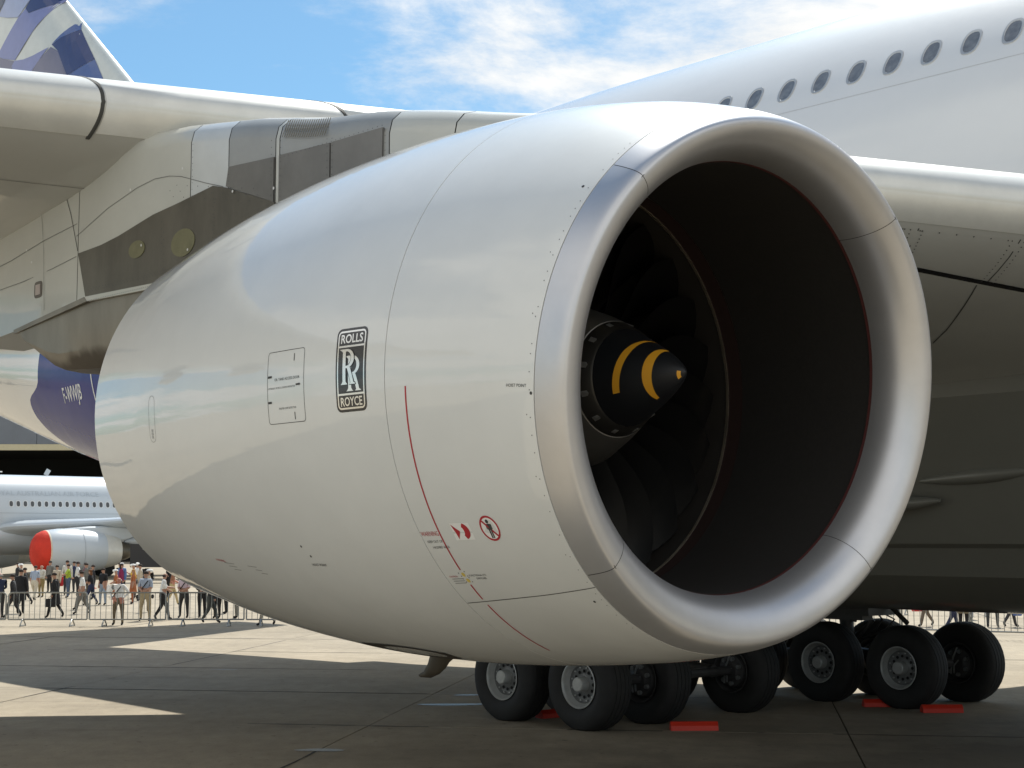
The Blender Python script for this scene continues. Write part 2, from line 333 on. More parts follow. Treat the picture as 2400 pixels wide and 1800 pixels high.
def build_engine():
    a1, a2 = .1979, 1.5389
    g = .0035
    seq = lambda x0, x1, n: [x0 + (x1 - x0) * i / n for i in range(n + 1)]
    # aft cowl is the part itself; everything else hangs from it
    prof = [(a2 + g, nr(a2 + g) - .02)] + [(a, nr(a)) for a in seq(a2 + g, NL, 40)] + [(NL, nr(NL) - .02), (NL - .5, nr(NL) - .03), (NL - 1.2, nr(NL) - .12)]
    eng = revolve('engine_cowl', prof, M_cowl, plane); eng['label'] = 'glossy white engine cowl with a round satin metal intake'
    prof = [(a1 + g, nr(a1 + g) - .02)] + [(a, nr(a)) for a in seq(a1 + g, a2 - g, 26)] + [(a2 - g, nr(a2) - .02)]
    revolve('intake_cowl', prof, M_cowl, eng)
    revolve('seam_filler', [(a, nr(a) - .012) for a in seq(a1 - .02, a2 + .05, 20)], M_line, eng)
    # four satin lip panels with fine joints
    lipprof = [(a1 - g, nr(a1) - .015)] + [(a1 * (1 - k / 14) ** 2 * .98, nr(a1 * (1 - k / 14) ** 2 * .98)) for k in range(0, 14)]
    r0 = nr(0); at, rt = .3253, 1.366; LF = .022
    lipprof += [(at * (1 - cos(t)), r0 - (r0 - rt) * sin(t)) for t in [pi / 2 * i / 20 for i in range(0, 21)]]
    js = [-133.8, -44.4, 44.4, 133.8, 226.2]
    lf = lambda i, a: 0 if i < 15 else LF * sin(pi / 2 * (i - 15) / 20); l0 = lambda i, a: LF * (1 - max(0, a - .32) / 1.5)
    for i in range(4): revolve('lip_panel', lipprof, M_lip, eng, js[i] + .09, js[i + 1] - .09, 1.6, lift=lf)
    bm2 = [(a, r - .006 if a <= a1 * .98 and i < 15 else r + .006) for i, (a, r) in enumerate(lipprof)]
    for t in js[:4]:
        revolve('lip_joint', bm2[1:], M_line, eng, t - .5, t + .5, .5, lift=lambda i, a: lf(i + 1, a))
    # inside
    revolve('intake_seal', [(at, rt + .001), (at + .022, rt - .003), (at + .026, rt + .03)], M_seal, eng, lift=l0)
    af = 1.7967
    revolve('intake_liner', [(at + .024, rt + .003)] + [(a, rt + .003 + (1.455 - rt) * ((a - at) / (af - .17 - at))) for a in seq(at + .05, af - .17, 12)], M_liner, eng, lift=l0)
    revolve('fan_case_band', [(af - .17, 1.458), (af - .03, 1.464)], mat('fan_rub_strip', (.030, .014, .012), .7), eng)
    revolve('fan_case_ring', [(af - .03, 1.466), (af - .03, 1.459), (af - .005, 1.461), (af - .005, 1.475)], M_ringm, eng)
    revolve('fan_case', [(af - .005, 1.47), (af + .6, 1.47), (af + .6, .4)], M_case, eng)
    # spinner cone, grey bolt ring and hub
    tip = .815
    up = .045
    def fan(a, th, r, lift=up):
        C, n, S, U = nframe(max(a, 1.2)); C = C - NF * (a - max(a, 1.2)); t = radians(th); return w2l(C + U * lift + (S * cos(t) + U * sin(t)) * r)
    def rev2(name, prof, m, k=48):
        v = []; f = []
        for (a, r) in prof:
            for j in range(k): v.append(fan(a, 360 * j / k, r, up * max(0, min(1, (2.0 - a) / .6))))
        for i in range(len(prof) - 1):
            for j in range(k): f.append((i * k + j, i * k + (j + 1) % k, (i + 1) * k + (j + 1) % k, (i + 1) * k + j))
        return obj(name, v, f, m, eng, True, None, 30)
    cone = lambda a: .335 * (max(0, a - tip) / (1.36 - tip)) ** .72
    rev2('spinner', [(tip + .545 * (i / 20) ** 1.6, cone(tip + .545 * (i / 20) ** 1.6)) for i in range(21)], M_spin)
    rev2('spinner_ring', [(1.361, .337), (1.375, .352), (1.47, .400), (1.475, .39)], M_hubm)
    rev2('fan_hub', [(1.476, .385), (1.48, .405), (1.62, .475), (1.85, .57), (2.0, .58)], mat('hub_annulus', (.27, .26, .24), .35, .8))
    mb = MB()
    for i in range(12):
        th = 30 * i + 10
        q = [fan(1.40, th - 3, .367), fan(1.40, th + 3, .367), fan(1.44, th + 3, .388), fan(1.44, th - 3, .388), fan(1.38, th, .370)]
        mb.add(q, [(0, 1, 4), (1, 2, 4), (2, 3, 4), (3, 0, 4)])
    tag(mb.build('ring_bolts', mat('bolt_bright', (.6, .6, .58), .3, .8), eng), kind='stuff')
    def swirl(t0, t1, s0, s1, wd):
        v = []; n = 28
        for i in range(n + 1):
            k = i / n; th = t0 + (t1 - t0) * k; s = s0 + (s1 - s0) * k; w2 = wd(k)
            for e in (-1, 1): a = max(s + e * w2, tip + .004); v.append(fan(a, th, cone(a) + .004))
        f = [(2 * i, 2 * i + 1, 2 * i + 3, 2 * i + 2) for i in range(n)]
        return v, f
    mb = MB(); mb.add(*swirl(-28, 105, 1.215, 1.12, lambda k: .023 * min(1, (1 - k) * 1.9 + .02)))
    mb.add(*swirl(-75, 100, 1.02, 1.0, lambda k: .029 * sin(pi * (.08 + .88 * k)) ** .8)); mb.add(*swirl(-60, 10, .845, .84, lambda k: .009))
    mb.build('spinner_swirl', M_yel, eng)
    # 24 wide-chord blades sharing one shape
    for i in range(24):
        v = []; nr_, nc = 9, 5
        for j in range(nr_):
            s = j / (nr_ - 1); r = .55 + (1.448 - .55) * s; st = radians(25 + 38 * s); ch = .40 + .12 * sin(pi * s * .9); sw = -10 * s + 16 * s * s
            for k in range(nc):
                c = (k / (nc - 1) - .45) * ch; cam_ = .035 * (1 - (2 * k / (nc - 1) - 1) ** 2)
                a = af + .20 + c * cos(st) - cam_ * sin(st); arc = c * sin(st) + cam_ * cos(st)
                v.append(fan(a, 15 * i + sw + degrees(arc / r), r, up * .2))
        f = [(j * nc + k, j * nc + k + 1, (j + 1) * nc + k + 1, (j + 1) * nc + k) for j in range(nr_ - 1) for k in range(nc - 1)]
        obj('fan_blade', v, f, M_blade, eng, True)
    # exhaust core behind the cowl
    revolve('core_nozzle', [(4.9, 1.35), (6.16, 1.25), (7.0, .98), (7.9, .70), (7.9, .66)], M_shield2, eng)
    revolve('exhaust_plug', [(7.7, .45), (8.3, .28), (8.9, .05)], M_shield, eng, smooth=True)
    revolve('bypass_duct', [(5.0, 1.5), (5.0, 1.30)], M_inside, eng)
    # ---- markings
    def wrap(pts2, a0, t0, d, su=1.0, sv=1.0, sk=0.0):
        r = nr(a0); o_ = []
        for x, y in pts2:
            a = a0 - x * su; o_.append(nskin(a, t0 + degrees((y * sv + x * sk) / r), d))
        return o_
    def put(name, items, m, parent):
        mb = MB()
        for (v2, f, a0, t0, d, mi, kw) in items: mb.add(wrap(v2, a0, t0, d, **kw), f, mi)
        return obj(name, mb.v, mb.f, m, parent, False, mb.m)
    def rrect(w_, h_, r_, k=6):
        p = []
        for cx_, cy_, s0 in ((w_ / 2 - r_, h_ / 2 - r_, 0), (-w_ / 2 + r_, h_ / 2 - r_, 90), (-w_ / 2 + r_, -h_ / 2 + r_, 180), (w_ / 2 - r_, -h_ / 2 + r_, 270)):
            for i in range(k + 1): t = radians(s0 + 90 * i / k); p.append((cx_ + r_ * cos(t), cy_ + r_ * sin(t)))
        return p
    def subdiv_path(p, mx=.05):
        o_ = []
        for i in range(len(p)):
            q, s = p[i], p[(i + 1) % len(p)]; dd = math.dist(q, s); n = max(1, int(dd / mx))
            for k in range(n): o_.append((q[0] + (s[0] - q[0]) * k / n, q[1] + (s[1] - q[1]) * k / n))
        return o_
    def ring(p, q): n = len(p); return p + q, [(i, (i + 1) % n, n + (i + 1) % n, n + i) for i in range(n)]
    def line_ring(w_, h_, r_, t_):
        p = rrect(w_, h_, r_); q = rrect(w_ - 2 * t_, h_ - 2 * t_, max(.001, r_ - t_))
        P, Q = [], []
        for i in range(len(p)):
            j = (i + 1) % len(p); n = max(1, int(math.dist(p[i], p[j]) / .05))
            for k in range(n):
                P.append((p[i][0] + (p[j][0] - p[i][0]) * k / n, p[i][1] + (p[j][1] - p[i][1]) * k / n)); Q.append((q[i][0] + (q[j][0] - q[i][0]) * k / n, q[i][1] + (q[j][1] - q[i][1]) * k / n))
        return ring(P, Q)
    def fill(w_, h_, r_, n=24):
        ys = [h_ / 2 * (2 * i / n - 1) for i in range(n + 1)]; ys += [s * (h_ / 2 - r_ + r_ * k) for s in (-1, 1) for k in (0, .3, .6, .8, .93)]; ys = sorted(set(round(y, 5) for y in ys)); v = []
        for y in ys:
            e = max(0, abs(y) - (h_ / 2 - r_)); xw = w_ / 2 - r_ + sqrt(max(0, r_ * r_ - e * e))
            for k in range(5): v.append((xw * (k / 2 - 1), y))
        return v, [(i * 5 + k, i * 5 + k + 1, (i + 1) * 5 + k + 1, (i + 1) * 5 + k) for i in range(len(ys) - 1) for k in range(4)]
    def quad(x0, y0, x1, y1, ny=1):
        v = []
        for i in range(ny + 1): y = y0 + (y1 - y0) * i / ny; v += [(x0, y), (x1, y)]
        return v, [(2 * i, 2 * i + 1, 2 * i + 3, 2 * i + 2) for i in range(ny)]
    def letter_R(w_, h_, ox, oy, grow=0.0):
        # slab-serif R: stem, two serifs, bowl and a long leg
        out_ = MB(); G = grow
        def poly(strip):
            v = []; f = []
            for (p, q) in strip: v += [p, q]
            f = [(2 * i, 2 * i + 1, 2 * i + 3, 2 * i + 2) for i in range(len(strip) - 1)]; return v, f
        X = lambda x: ox + x * w_; Y = lambda y: oy + y * h_
        def seg(x0, x1, ys): return poly([((X(x0) - G, y), (X(x1) + G, y)) for y in ys])
        ys = [Y(.02) - G + (Y(.98) - Y(.02) + 2 * G) * i / 8 for i in range(9)]
        out_.add(*seg(.16, .36, ys))
        out_.add(*poly([((X(.02) - G, Y(0) - G), (X(.50) + G, Y(0) - G)), ((X(.10) - G, Y(.035) + G), (X(.42) + G, Y(.035) + G)), ((X(.16) - G, Y(.09)), (X(.36) + G, Y(.09)))]))
        out_.add(*poly([((X(-.06) - G, Y(1) + G), (X(.3) + G, Y(1) + G)), ((X(.04) - G, Y(.965) - G), (X(.36) + G, Y(.965) - G)), ((X(.16) - G, Y(.91)), (X(.36) + G, Y(.91)))]))
        st = []
        for i in range(17):
            t = pi / 2 - pi * i / 16; cxx, cyy = .42, .73
            st.append(((X(cxx + .50 * cos(t)) + G * cos(t), Y(cyy + .27 * sin(t)) + G * sin(t)), (X(cxx + .30 * cos(t)) - G * cos(t), Y(cyy + .205 * sin(t)) - G * sin(t))))
        st = [((X(.2), Y(1) + G), (X(.2), Y(.935) - G))] + st + [((X(.2), Y(.46) - G), (X(.2), Y(.525) + G))]
        out_.add(*poly(st))
        leg = []
        for i in range(9):
            k = i / 8; y = Y(.50) + (Y(0) - G - Y(.50)) * k; xc = .52 + .30 * k ** .8; leg.append(((X(xc - .10) - G, y), (X(xc + .11) + G, y)))
        out_.add(*poly(leg)); out_.add(*poly([((X(.62) - G, Y(0) - G), (X(1.04) + G, Y(0) - G)), ((X(.70) - G, Y(.045) + G), (X(.95) + G, Y(.045) + G))]))
        return [(p[0], p[1]) for p in [(q[0], q[1]) for q in out_.v3()]] if False else ([(q[0], q[1]) for q in out_.v], out_.f)
    MB_add3 = MB.add
    def add2(self, v, f, mi=0): return MB_add3(self, v, f, mi)
    W, H = .325, .535; ac_, tc_ = 1.895, 0.0
    items = [(*fill(W, H, .045), ac_, tc_, .0012, 0, {}), (*line_ring(W - .034, H - .034, .032, .011), ac_, tc_, .0024, 1, {})]
    for y in (.150, -.155): items.append((*quad(-W / 2 + .025, y - .006, W / 2 - .025, y + .006), ac_, tc_, .0024, 1, {}))
    kx = dict()
    for word, yo in (('ROLLS', .199), ('ROYCE', -.202)):
        tv, tf = text_mesh(word, .098, .0016); x0, x1 = min(p[0] for p in tv), max(p[0] for p in tv); y0, y1 = min(p[1] for p in tv), max(p[1] for p in tv)
        items.append(([((p[0] - (x0 + x1) / 2) * .232 / (x1 - x0), (p[1] - (y0 + y1) / 2) * .058 / (y1 - y0) + yo) for p in tv], tf, ac_, tc_, .0026, 1, {}))
    rw, rh = .158, .225
    v2, f2 = letter_R(rw, rh, -.052, -.137); items.append((v2, f2, ac_, tc_, .0026, 1, {}))
    v2, f2 = letter_R(rw, rh, -.110, -.093, .005); items.append((v2, f2, ac_, tc_, .0036, 0, {}))
    v2, f2 = letter_R(rw, rh, -.110, -.093); items.append((v2, f2, ac_, tc_, .0046, 1, {}))
    bd = put('maker_badge', items, [M_black, M_silver], eng); bd['label'] = 'black and silver badge with two overlapping letters R'
    # oil tank door outline and its lettering
    ad, td = 2.63, -1.62; dw, dh = .445, .49
    items = [(*line_ring(dw, dh, .025, .004), ad, td, .0012, 0, {})]
    def tx(s, size, x, y, **kw):
        tv, tf = text_mesh(s, size); return ([(p[0] + x, p[1] + y) for p in tv], tf, ad, td, .0014, 0, kw)
    items += [tx('OIL TANK ACCESS DOOR', .026, .02, .052), tx('HYDRAULIC FILTER CLOGGING INDICATOR', .0165, -.045, -.004), tx('MASTER CHIP DETECTOR', .018, .02, -.145)]
    for (x0, y0, x1, y1) in ((-.215, .068, -.165, .083), (-.215, -.105, -.170, -.090), (.098, .165, .106, .215), (.098, -.225, .106, -.175), (.128, -.001, .168, .011)): items.append((*quad(x0, y0, x1, y1), ad, td, .0014, 0, {}))
    items.append(([(.165, -.006), (.165, .016), (.182, .005)], [(0, 1, 2)], ad, td, .0015, 0, {}))
    d = put('access_door', items, [M_txt], eng); d['label'] = 'outlined oil tank access door with small lettering'
    # oval service cover
    items = [(*line_ring(.12, .36, .055, .003), 4.73, -4.4, .001, 0, {})]
    for y in (-.09, -.115, -.14): tv, tf = text_mesh('0.8' if y > -.1 else 'OIL', .03); items.append(([(p[0], p[1] + y) for p in tv], tf, 4.73, -4.4, .0012, 0, {}))
    put('service_cover', items, [M_lineS], eng)
    # hazard arc in three dashes
    mb = MB()
    for t0, t1 in ((-3.96, -40.9), (-44.69, -48.77), (-50.42, -68.81)):
        n = int(abs(t1 - t0) / 1.2) + 2; v = []
        for i in range(n + 1): th = t0 + (t1 - t0) * i / n; v += [nskin(1.337, th, .0012), nskin(1.323, th, .0012)]
        mb.add(v, [(2 * i, 2 * i + 1, 2 * i + 3, 2 * i + 2) for i in range(n)])
    mb.build('hazard_line', M_red, eng)
    # axial joint low on the intake cowl
    v = []; n = 30
    for i in range(n + 1): a = 1.53 - (1.53 - .20) * i / n; th = -49.76 + 2.0 * i / n; v += [nskin(a, th - .10, .0008), nskin(a, th + .10, .0008)]
    obj('cowl_joint', v, [(2 * i, 2 * i + 1, 2 * i + 3, 2 * i + 2) for i in range(n)], M_line, eng)
    def T(s, size, a0, t0, mi=0, **kw): tv, tf = text_mesh(s, size); return (tv, tf, a0, t0, .0012, mi, kw)
    for q in (T('WARNING', .048, 1.436, -32.5, 0, su=.8), T('KEEP OUT OF', .026, 1.42, -34.2, 1), T('HAZARD AREA', .026, 1.385, -35.5, 1)): put('warning_lettering', [q], [M_red, M_txt], eng)
    # arrow panel
    it = [(*quad(-.09, -.062, .10, .058), 1.10, -32.2, .0008, 2, {})]
    it.append(([(-.085, .052), (-.015, .0), (-.055, -.055), (-.062, -.01), (-.04, 0)], [(0, 4, 1), (0, 3, 4), (3, 2, 4), (4, 2, 1)], 1.10, -32.2, .0014, 0, {}))
    st = []
    for i in range(11): t = radians(75 - 150 * i / 10); st += [(.012 + .070 * cos(t), .058 * sin(t)), (.008 + .02 * cos(t), .030 * sin(t))]
    it.append((st, [(2 * i, 2 * i + 1, 2 * i + 3, 2 * i + 2) for i in range(10)], 1.10, -32.2, .0014, 0, {}))
    s = put('arrow_sign', it, [M_red, M_txt, M_white], eng); s['label'] = 'small white panel with two red shapes'
    # no persons roundel
    n = 36; P = [(.088 * cos(2 * pi * i / n), .088 * sin(2 * pi * i / n)) for i in range(n)]; Q = [(.074 * cos(2 * pi * i / n), .074 * sin(2 * pi * i / n)) for i in range(n)]
    it = [(P, [tuple(range(n))], .812, -31.8, .0008, 2, {}), (*ring(P, Q), .812, -31.8, .0016, 0, {})]
    hd = [(-.004 + .014 * cos(2 * pi * i / 12), .048 + .014 * sin(2 * pi * i / 12)) for i in range(12)]
    it.append((hd, [tuple(range(12))], .812, -31.8, .0014, 1, {}))
    for q in ((-.018, -.01, .014, .032), (-.028, -.005, -.020, .03), (.016, -.005, .024, .03), (-.016, -.068, -.003, -.01), (.002, -.068, .013, -.01)): it.append((*quad(*q), .812, -31.8, .0014, 1, {}))
    it.append(([(-.058, .048), (-.048, .058), (.058, -.048), (.048, -.058)], [(0, 1, 2, 3)], .812, -31.8, .0020, 0, {}))
    s = put('no_entry_roundel', it, [M_red, M_txt, M_white], eng); s['label'] = 'red ring and bar over a standing black figure'
    # yellow sensor spots, captions
    it = []
    for a, t in ((1.331, -42.1), (1.323, -43.6)):
        P = [(.018 * cos(2 * pi * i / 10), .018 * sin(2 * pi * i / 10)) for i in range(10)]; it.append((P, [tuple(range(10))], a, t, .0010, 3, {}))
        for dx, dy in ((-.04, .015), (.03, .025), (.035, -.012), (-.03, -.012)):
            P = [(dx + .005 * cos(2 * pi * i / 6), dy + .005 * sin(2 * pi * i / 6)) for i in range(6)]; it.append((P, [tuple(range(6))], a, t, .0011, 1, {}))
    it += [T('FUNCTIONAL FTS', .022, 1.19, -42.4, 1), T('SWITCHES', .022, 1.17, -43.2, 1), T('CAUTION', .020, 1.45, -42.5, 0)]
    for k in range(3): it.append((*quad(-.06, -.002, .06, .002), 1.42, -43.1 - .55 * k, .0010, 1, {}))
    it += [T('HOIST POINT', .026, .335, -4.15, 1), T('WARNING', .032, 4.35, -40.6, 0), T('HOIST POINT', .03, 2.86, -39.2, 1)]
    for k in range(3): it.append((*quad(-.26, -.004, .26, .004), 4.05 - .05 * k, -41.1 - .9 * k, .0010, 1, {}))
    for a, t in ((.22, -5.5), (2.95, -34.6), (2.9, -37.0), (.30, -51.7), (.28, 37.5)):
        P = [(.010 * cos(2 * pi * i / 8), .010 * sin(2 * pi * i / 8)) for i in range(8)]; it.append((P, [tuple(range(8))], a, t, .0010, 1, {}))
    for q in it:
        nm = {3: 'sensor_spot', 0: 'warning_lettering'}.get(q[5], 'caption_lettering') if len(q[0]) > 12 or q[5] == 3 else ('caption_rule' if len(q[0]) == 4 else 'screw_head')
        if len(q[0]) == 4: q = (*quad(min(p[0] for p in q[0]), -.002, max(p[0] for p in q[0]), .002), *q[2:])
        put(nm, [q], [M_red, M_txt, M_white, M_yelmark], eng)
    # fasteners along the lip
    mb = MB(); t = -62.0
    while t < 62:
        for e in ((0, 0), (.028, .55)) if random.random() < .3 else ((0, 0),):
            a = .232 + e[0] + random.uniform(-.002, .004); th = t + e[1]
            mb.add([nskin(a + .0038 * cos(q), th + degrees(.0038 * sin(q) / 1.7), .0012) for q in [2 * pi * k / 6 for k in range(6)]], [tuple(range(6))])
        t += random.choice((1.9, 3.4, 5.2))
    tag(mb.build('fastener', M_rivet, eng), kind='stuff')
    # lower vent scoop, drain mast
    n = 16; v = []
    for i in range(n + 1):
        k = i / n; a = 2.62 + 1.15 * k; hw = 7.0 * sin(pi * min(1, .08 + k * .92)) ** .7 * (1 - .35 * k); v += [nskin(a, -74 - hw, .004), nskin(a, -74 + hw * .8, .004)]
    s = obj('vent_recess', v, [(2 * i, 2 * i + 1, 2 * i + 3, 2 * i + 2) for i in range(n)], mat('vent_dark_brown', (.035, .026, .018), .7), eng)
    C0_ = nskin(3.05, -97, 0); mb = MB()
    C0_ = nskin(3.45, -90, -.03)
    def dm(x, z): return C0_ + Vector((-x, 0, z))
    sec = [(-.10, .20, .05, .045), (0, .19, -.02, .045), (.03, .16, -.08, .04), (.08, .12, -.14, .036), (.16, .07, -.195, .03), (.24, .035, -.21, .026)]
    rings = []
    for (x, hw, z, th_) in sec:
        c = dm(x, z); rings.append([c + Vector((hw * .55 * cos(q), th_ * sin(q), -hw * .35 * cos(q) - 0)) for q in [2 * pi * k / 10 for k in range(10)]])
    v, f = loft(rings); smooth_fix(obj('drain_mast', v, f, mat('drain_mast_brown', (.06, .05, .035), .5, .3), eng))
    return eng
eng = build_engine()

# ---- pylon
def sooty():
    # bare metal with a brown soot stain hanging along its foot
    m = M_shield2.copy(); m.name = 'heat_shield_metal_sooty'; t = m.node_tree; b = t.nodes['Principled BSDF']; src = b.inputs['Base Color'].links[0].from_socket
    co = t.nodes.new('ShaderNodeTexCoord'); sp = t.nodes.new('ShaderNodeSeparateXYZ'); t.links.new(co.outputs['Object'], sp.inputs[0])
    n = t.nodes.new('ShaderNodeTexNoise'); n.inputs['Scale'].default_value = 2.4; n.inputs['Detail'].default_value = 3; t.links.new(co.outputs['Object'], n.inputs[0])
    a = t.nodes.new('ShaderNodeMath'); a.operation = 'MULTIPLY_ADD'; t.links.new(n.outputs[0], a.inputs[0]); a.inputs[1].default_value = -.35; t.links.new(sp.outputs[2], a.inputs[2])
    r = t.nodes.new('ShaderNodeMapRange'); r.interpolation_type = 'SMOOTHSTEP'; t.links.new(a.outputs[0], r.inputs[0]); r.inputs[1].default_value = 4.42; r.inputs[2].default_value = 4.56; r.inputs[3].default_value = .85; r.inputs[4].default_value = 0
    x = t.nodes.new('ShaderNodeMix'); x.data_type = 'RGBA'; t.links.new(r.outputs[0], x.inputs[0]); t.links.new(src, x.inputs[6]); x.inputs[7].default_value = (.03, .018, .008, 1); t.links.new(x.outputs[2], b.inputs['Base Color'])
    return m
def rbox(a, w_, zt, zb):
    P = [(-w_, zb), (-w_, zt - .24), (-.93 * w_, zt - .13), (-.72 * w_, zt - .05), (-.38 * w_, zt - .01), (0, zt), (.38 * w_, zt - .01), (.72 * w_, zt - .05), (.93 * w_, zt - .13), (w_, zt - .24), (w_, zb)]
    return [L(a, x, z) for x, z in P]
PYA = [1.2, 1.8, 2.47, 2.94, 3.87, 4.62, 5.58, 6.75, 8, 11.6]; PYT = [5.70, 5.83, 5.97, 6.08, 6.27, 6.36, 6.55, 6.72, 6.82, 6.75]
def pzt(a): return lerp(a, PYA, PYT)
def pzb(a): return lerp(a, [1.2, 3, 5, 7.0, 8.5, 10.2, 11.6], [5.3, 5.3, 5.2, 5.23, 5.22, 5.06, 5.0])
def pw(a): return lerp(a, [1.2, 1.6, 2.2, 3.2, 9.5, 11.6], [.03, .16, .27, .40, .42, .30])
def build_pylon():
    seq = lambda x0, x1: [x0 + (x1 - x0) * i / max(1, int((x1 - x0) / .2)) for i in range(max(1, int((x1 - x0) / .2)) + 1)]
    v, f = loft([rbox(a, pw(a) - .012, pzt(a) - .012, pzb(a) + .012) for a in seq(1.22, 11.5)]); py = smooth_fix(obj('pylon', v, f, M_line, plane)); py['label'] = 'tall engine pylon of white and bare metal panels'
    br = [(1.2, 2.80, M_pwhite), (2.80, 3.53, M_pwhite), (3.53, 5.06, M_pcap), (5.06, 5.12, M_pwhite), (5.12, 5.87, M_pcap), (5.87, 6.52, mat('pylon_bright_panel', (.55, .57, .56), .35, 0, .5)), (6.52, 8.72, M_pwhite), (8.72, 11.5, M_pwhite)]
    for a_, b_, m in br:
        g = .006; v, f = loft([rbox(a, pw(a), pzt(a), pzb(a)) for a in seq(a_ + g, b_ - g)], caps=False, closed=True); smooth_fix(obj('pylon_panel', v, f, m, py))
    def plate(name, pts, m, b=-.42, t=.016, taper=True):
        n = len(pts)
        v = [L(a, -pw(a) - t if abs(b) == .42 else b - t, z) for a, z in pts] + [L(a, -pw(a) + .004 if abs(b) == .42 else b, z) for a, z in pts]
        f = [tuple(range(n))] + [(i, (i + 1) % n, n + (i + 1) % n, n + i) for i in range(n)]
        return fixn(obj(name, v, f, m, py))
    plate('side_plate', [(3.60, 6.02), (4.29, 6.03), (4.29, 5.2), (3.62, 5.2)], M_pgrey)
    plate('side_plate', [(4.31, 6.03), (5.05, 6.06), (5.05, 5.2), (4.31, 5.2)], M_pgrey)
    plate('side_plate', [(5.13, 6.06), (5.85, 6.10), (5.89, 5.93), (5.13, 5.67)], M_pgrey)
    plate('heat_shield', [(8.68, 5.70), (8.2, 5.72), (7.84, 5.76), (7.17, 5.87), (6.69, 5.91), (6.1, 5.97), (5.89, 5.92), (5.10, 5.66), (5.1, 5.1), (8.50, 5.235)], M_shield, t=.020)
    plate('access_cover', [(7.46 + .155 * cos(q), 5.575 + .085 * sin(q)) for q in [2 * pi * i / 20 for i in range(20)]], M_green, t=.026)
    plate('access_cover', [(6.60 + .21 * cos(q), 5.52 + .13 * sin(q)) for q in [2 * pi * i / 20 for i in range(20)]], M_green, t=.026)
    plate('fastener_strip', [(8.50, 5.232), (6.6, 5.195), (6.6, 5.145), (8.46, 5.18)], M_pwhite, t=.030)
    plate('fairing_rim', [(8.50, 5.230), (10.2, 5.065), (10.18, 5.02), (8.44, 5.18)], M_shield2, t=.034)
    # aft fairing: narrow-bottomed metal trough
    out_ = [(10.15, 5.05), (9.98, 4.87), (9.41, 4.60), (9.15, 4.53), (8.6, 4.50), (7.2, 4.46)]; rings = []
    for a, zb_ in out_:
        zt_ = lerp(a, [7, 8.5, 10.2], [5.20, 5.20, 5.06]); zt_ = max(zt_, zb_ + .02)
        rings.append([L(a, s_ * w_, z) for s_, w_, z in ((-1, .40, zt_), (-1, .39, zb_ + (zt_ - zb_) * .3), (-1, .30, zb_ + .02), (-1, .12, zb_), (1, .12, zb_), (1, .30, zb_ + .02), (1, .39, zb_ + (zt_ - zb_) * .3), (1, .40, zt_))])
    v, f = loft(rings); smooth_fix(obj('aft_fairing', v, f, sooty(), py), 25)
    obj('fairing_tail', *loft([[L(a, x, z) for x, z in ((-.04, zz_ - .03), (.04, zz_ - .03), (.04, zz_ + .03), (-.04, zz_ + .03))] for a, zz_ in ((10.05, 5.03), (10.32, 4.99))]), M_shield, py)
    # louvre on the cap
    mb = MB(); n = 20
    for i in range(n):
        a = 5.00 - .62 * i / (n - 1); zt_ = pzt(a)
        mb.add([L(a, -.415, zt_ - .235), L(a - .012, -.415, zt_ - .235), L(a - .012 + .03, -.33, zt_ - .062), L(a + .03, -.33, zt_ - .062)], [(0, 1, 2, 3)])
    for v_ in range(len(mb.v)): p = mb.v[v_]; mb.v[v_] = (p[0], p[1] - .012, p[2] + .006)
    for i in range(0): pass
    tag(mb.build('louvre_slat', mat('louvre_tan', (.16, .13, .07), .6), py), kind='stuff')
    # dashed panel lines
    def sline(pts, wd=.006, t=.004, m=M_lineS, nm='panel_seam'):
        v = []
        for i, (a, z) in enumerate(pts):
            p, q = pts[max(i - 1, 0)], pts[min(i + 1, len(pts) - 1)]; dx, dz = q[0] - p[0], q[1] - p[1]; l_ = sqrt(dx * dx + dz * dz); nx, nz = -dz / l_ * wd / 2, dx / l_ * wd / 2
            v += [L(a + nx, -pw(a) - t, z + nz), L(a - nx, -pw(a) - t, z - nz)]
        obj(nm, v, [(2 * i, 2 * i + 1, 2 * i + 3, 2 * i + 2) for i in range(len(pts) - 1)], m, py)
    sline([(8.76, 5.89), (8.1, 6.08), (7.52, 6.19), (7.18, 6.22), (6.9, 6.20), (6.69, 6.16), (6.24, 6.02), (5.95, 5.94)])
    sline([(9.04, 6.39), (8.9, 6.15), (8.72, 5.73)], .010, m=M_line); sline([(9.6, 6.33), (9.55, 6.1), (9.5, 5.85), (9.45, 5.2)]); sline([(11.4, 5.80), (10.4, 5.86), (9.5, 5.95), (8.75, 6.02)]); sline([(11.4, 5.56), (10, 5.58), (9.3, 5.62), (8.75, 5.68)])
    P = [(9.62 + .10 * (abs(cos(q)) ** .45) * (1 if cos(q) > 0 else -1), 5.44 + .088 * (abs(sin(q)) ** .45) * (1 if sin(q) > 0 else -1)) for q in [2 * pi * i / 20 for i in range(20)]]
    plate('drain_frame', P, mat('frame_brown', (.12, .10, .08), .5), t=.006); plate('drain_door', [(9.62 + .06 * x, 5.44 + .055 * y) for x, y in ((-1, -1), (1, -1), (1, 1), (-1, 1))], mat('door_pink', (.5, .42, .38), .5), t=.010)
    mb = MB()
    def dot(a, z, r=.008, t=.025, mi=0): mb.add([L(a + r * cos(q), -pw(a) - t, z + r * sin(q)) for q in [2 * pi * k / 6 for k in range(6)]], [tuple(range(6))], mi)
    for a, z in ((6.62, 6.22), (5.75, 5.86), (5.10, 5.78), (7.6, 6.18), (7.36, 5.60), (6.5, 5.44), (9.9, 5.9), (9.75, 5.75)): dot(a, z, .014, .032, 1)
    for i in range(26): a = 5.3 + .062 * i; dot(a, 5.66 + .055 * (i % 3) + (a - 5.1) * .19, .006)
    for i in range(18): dot(6.06 + .02 * (i % 2), 5.25 + .035 * i, .006)
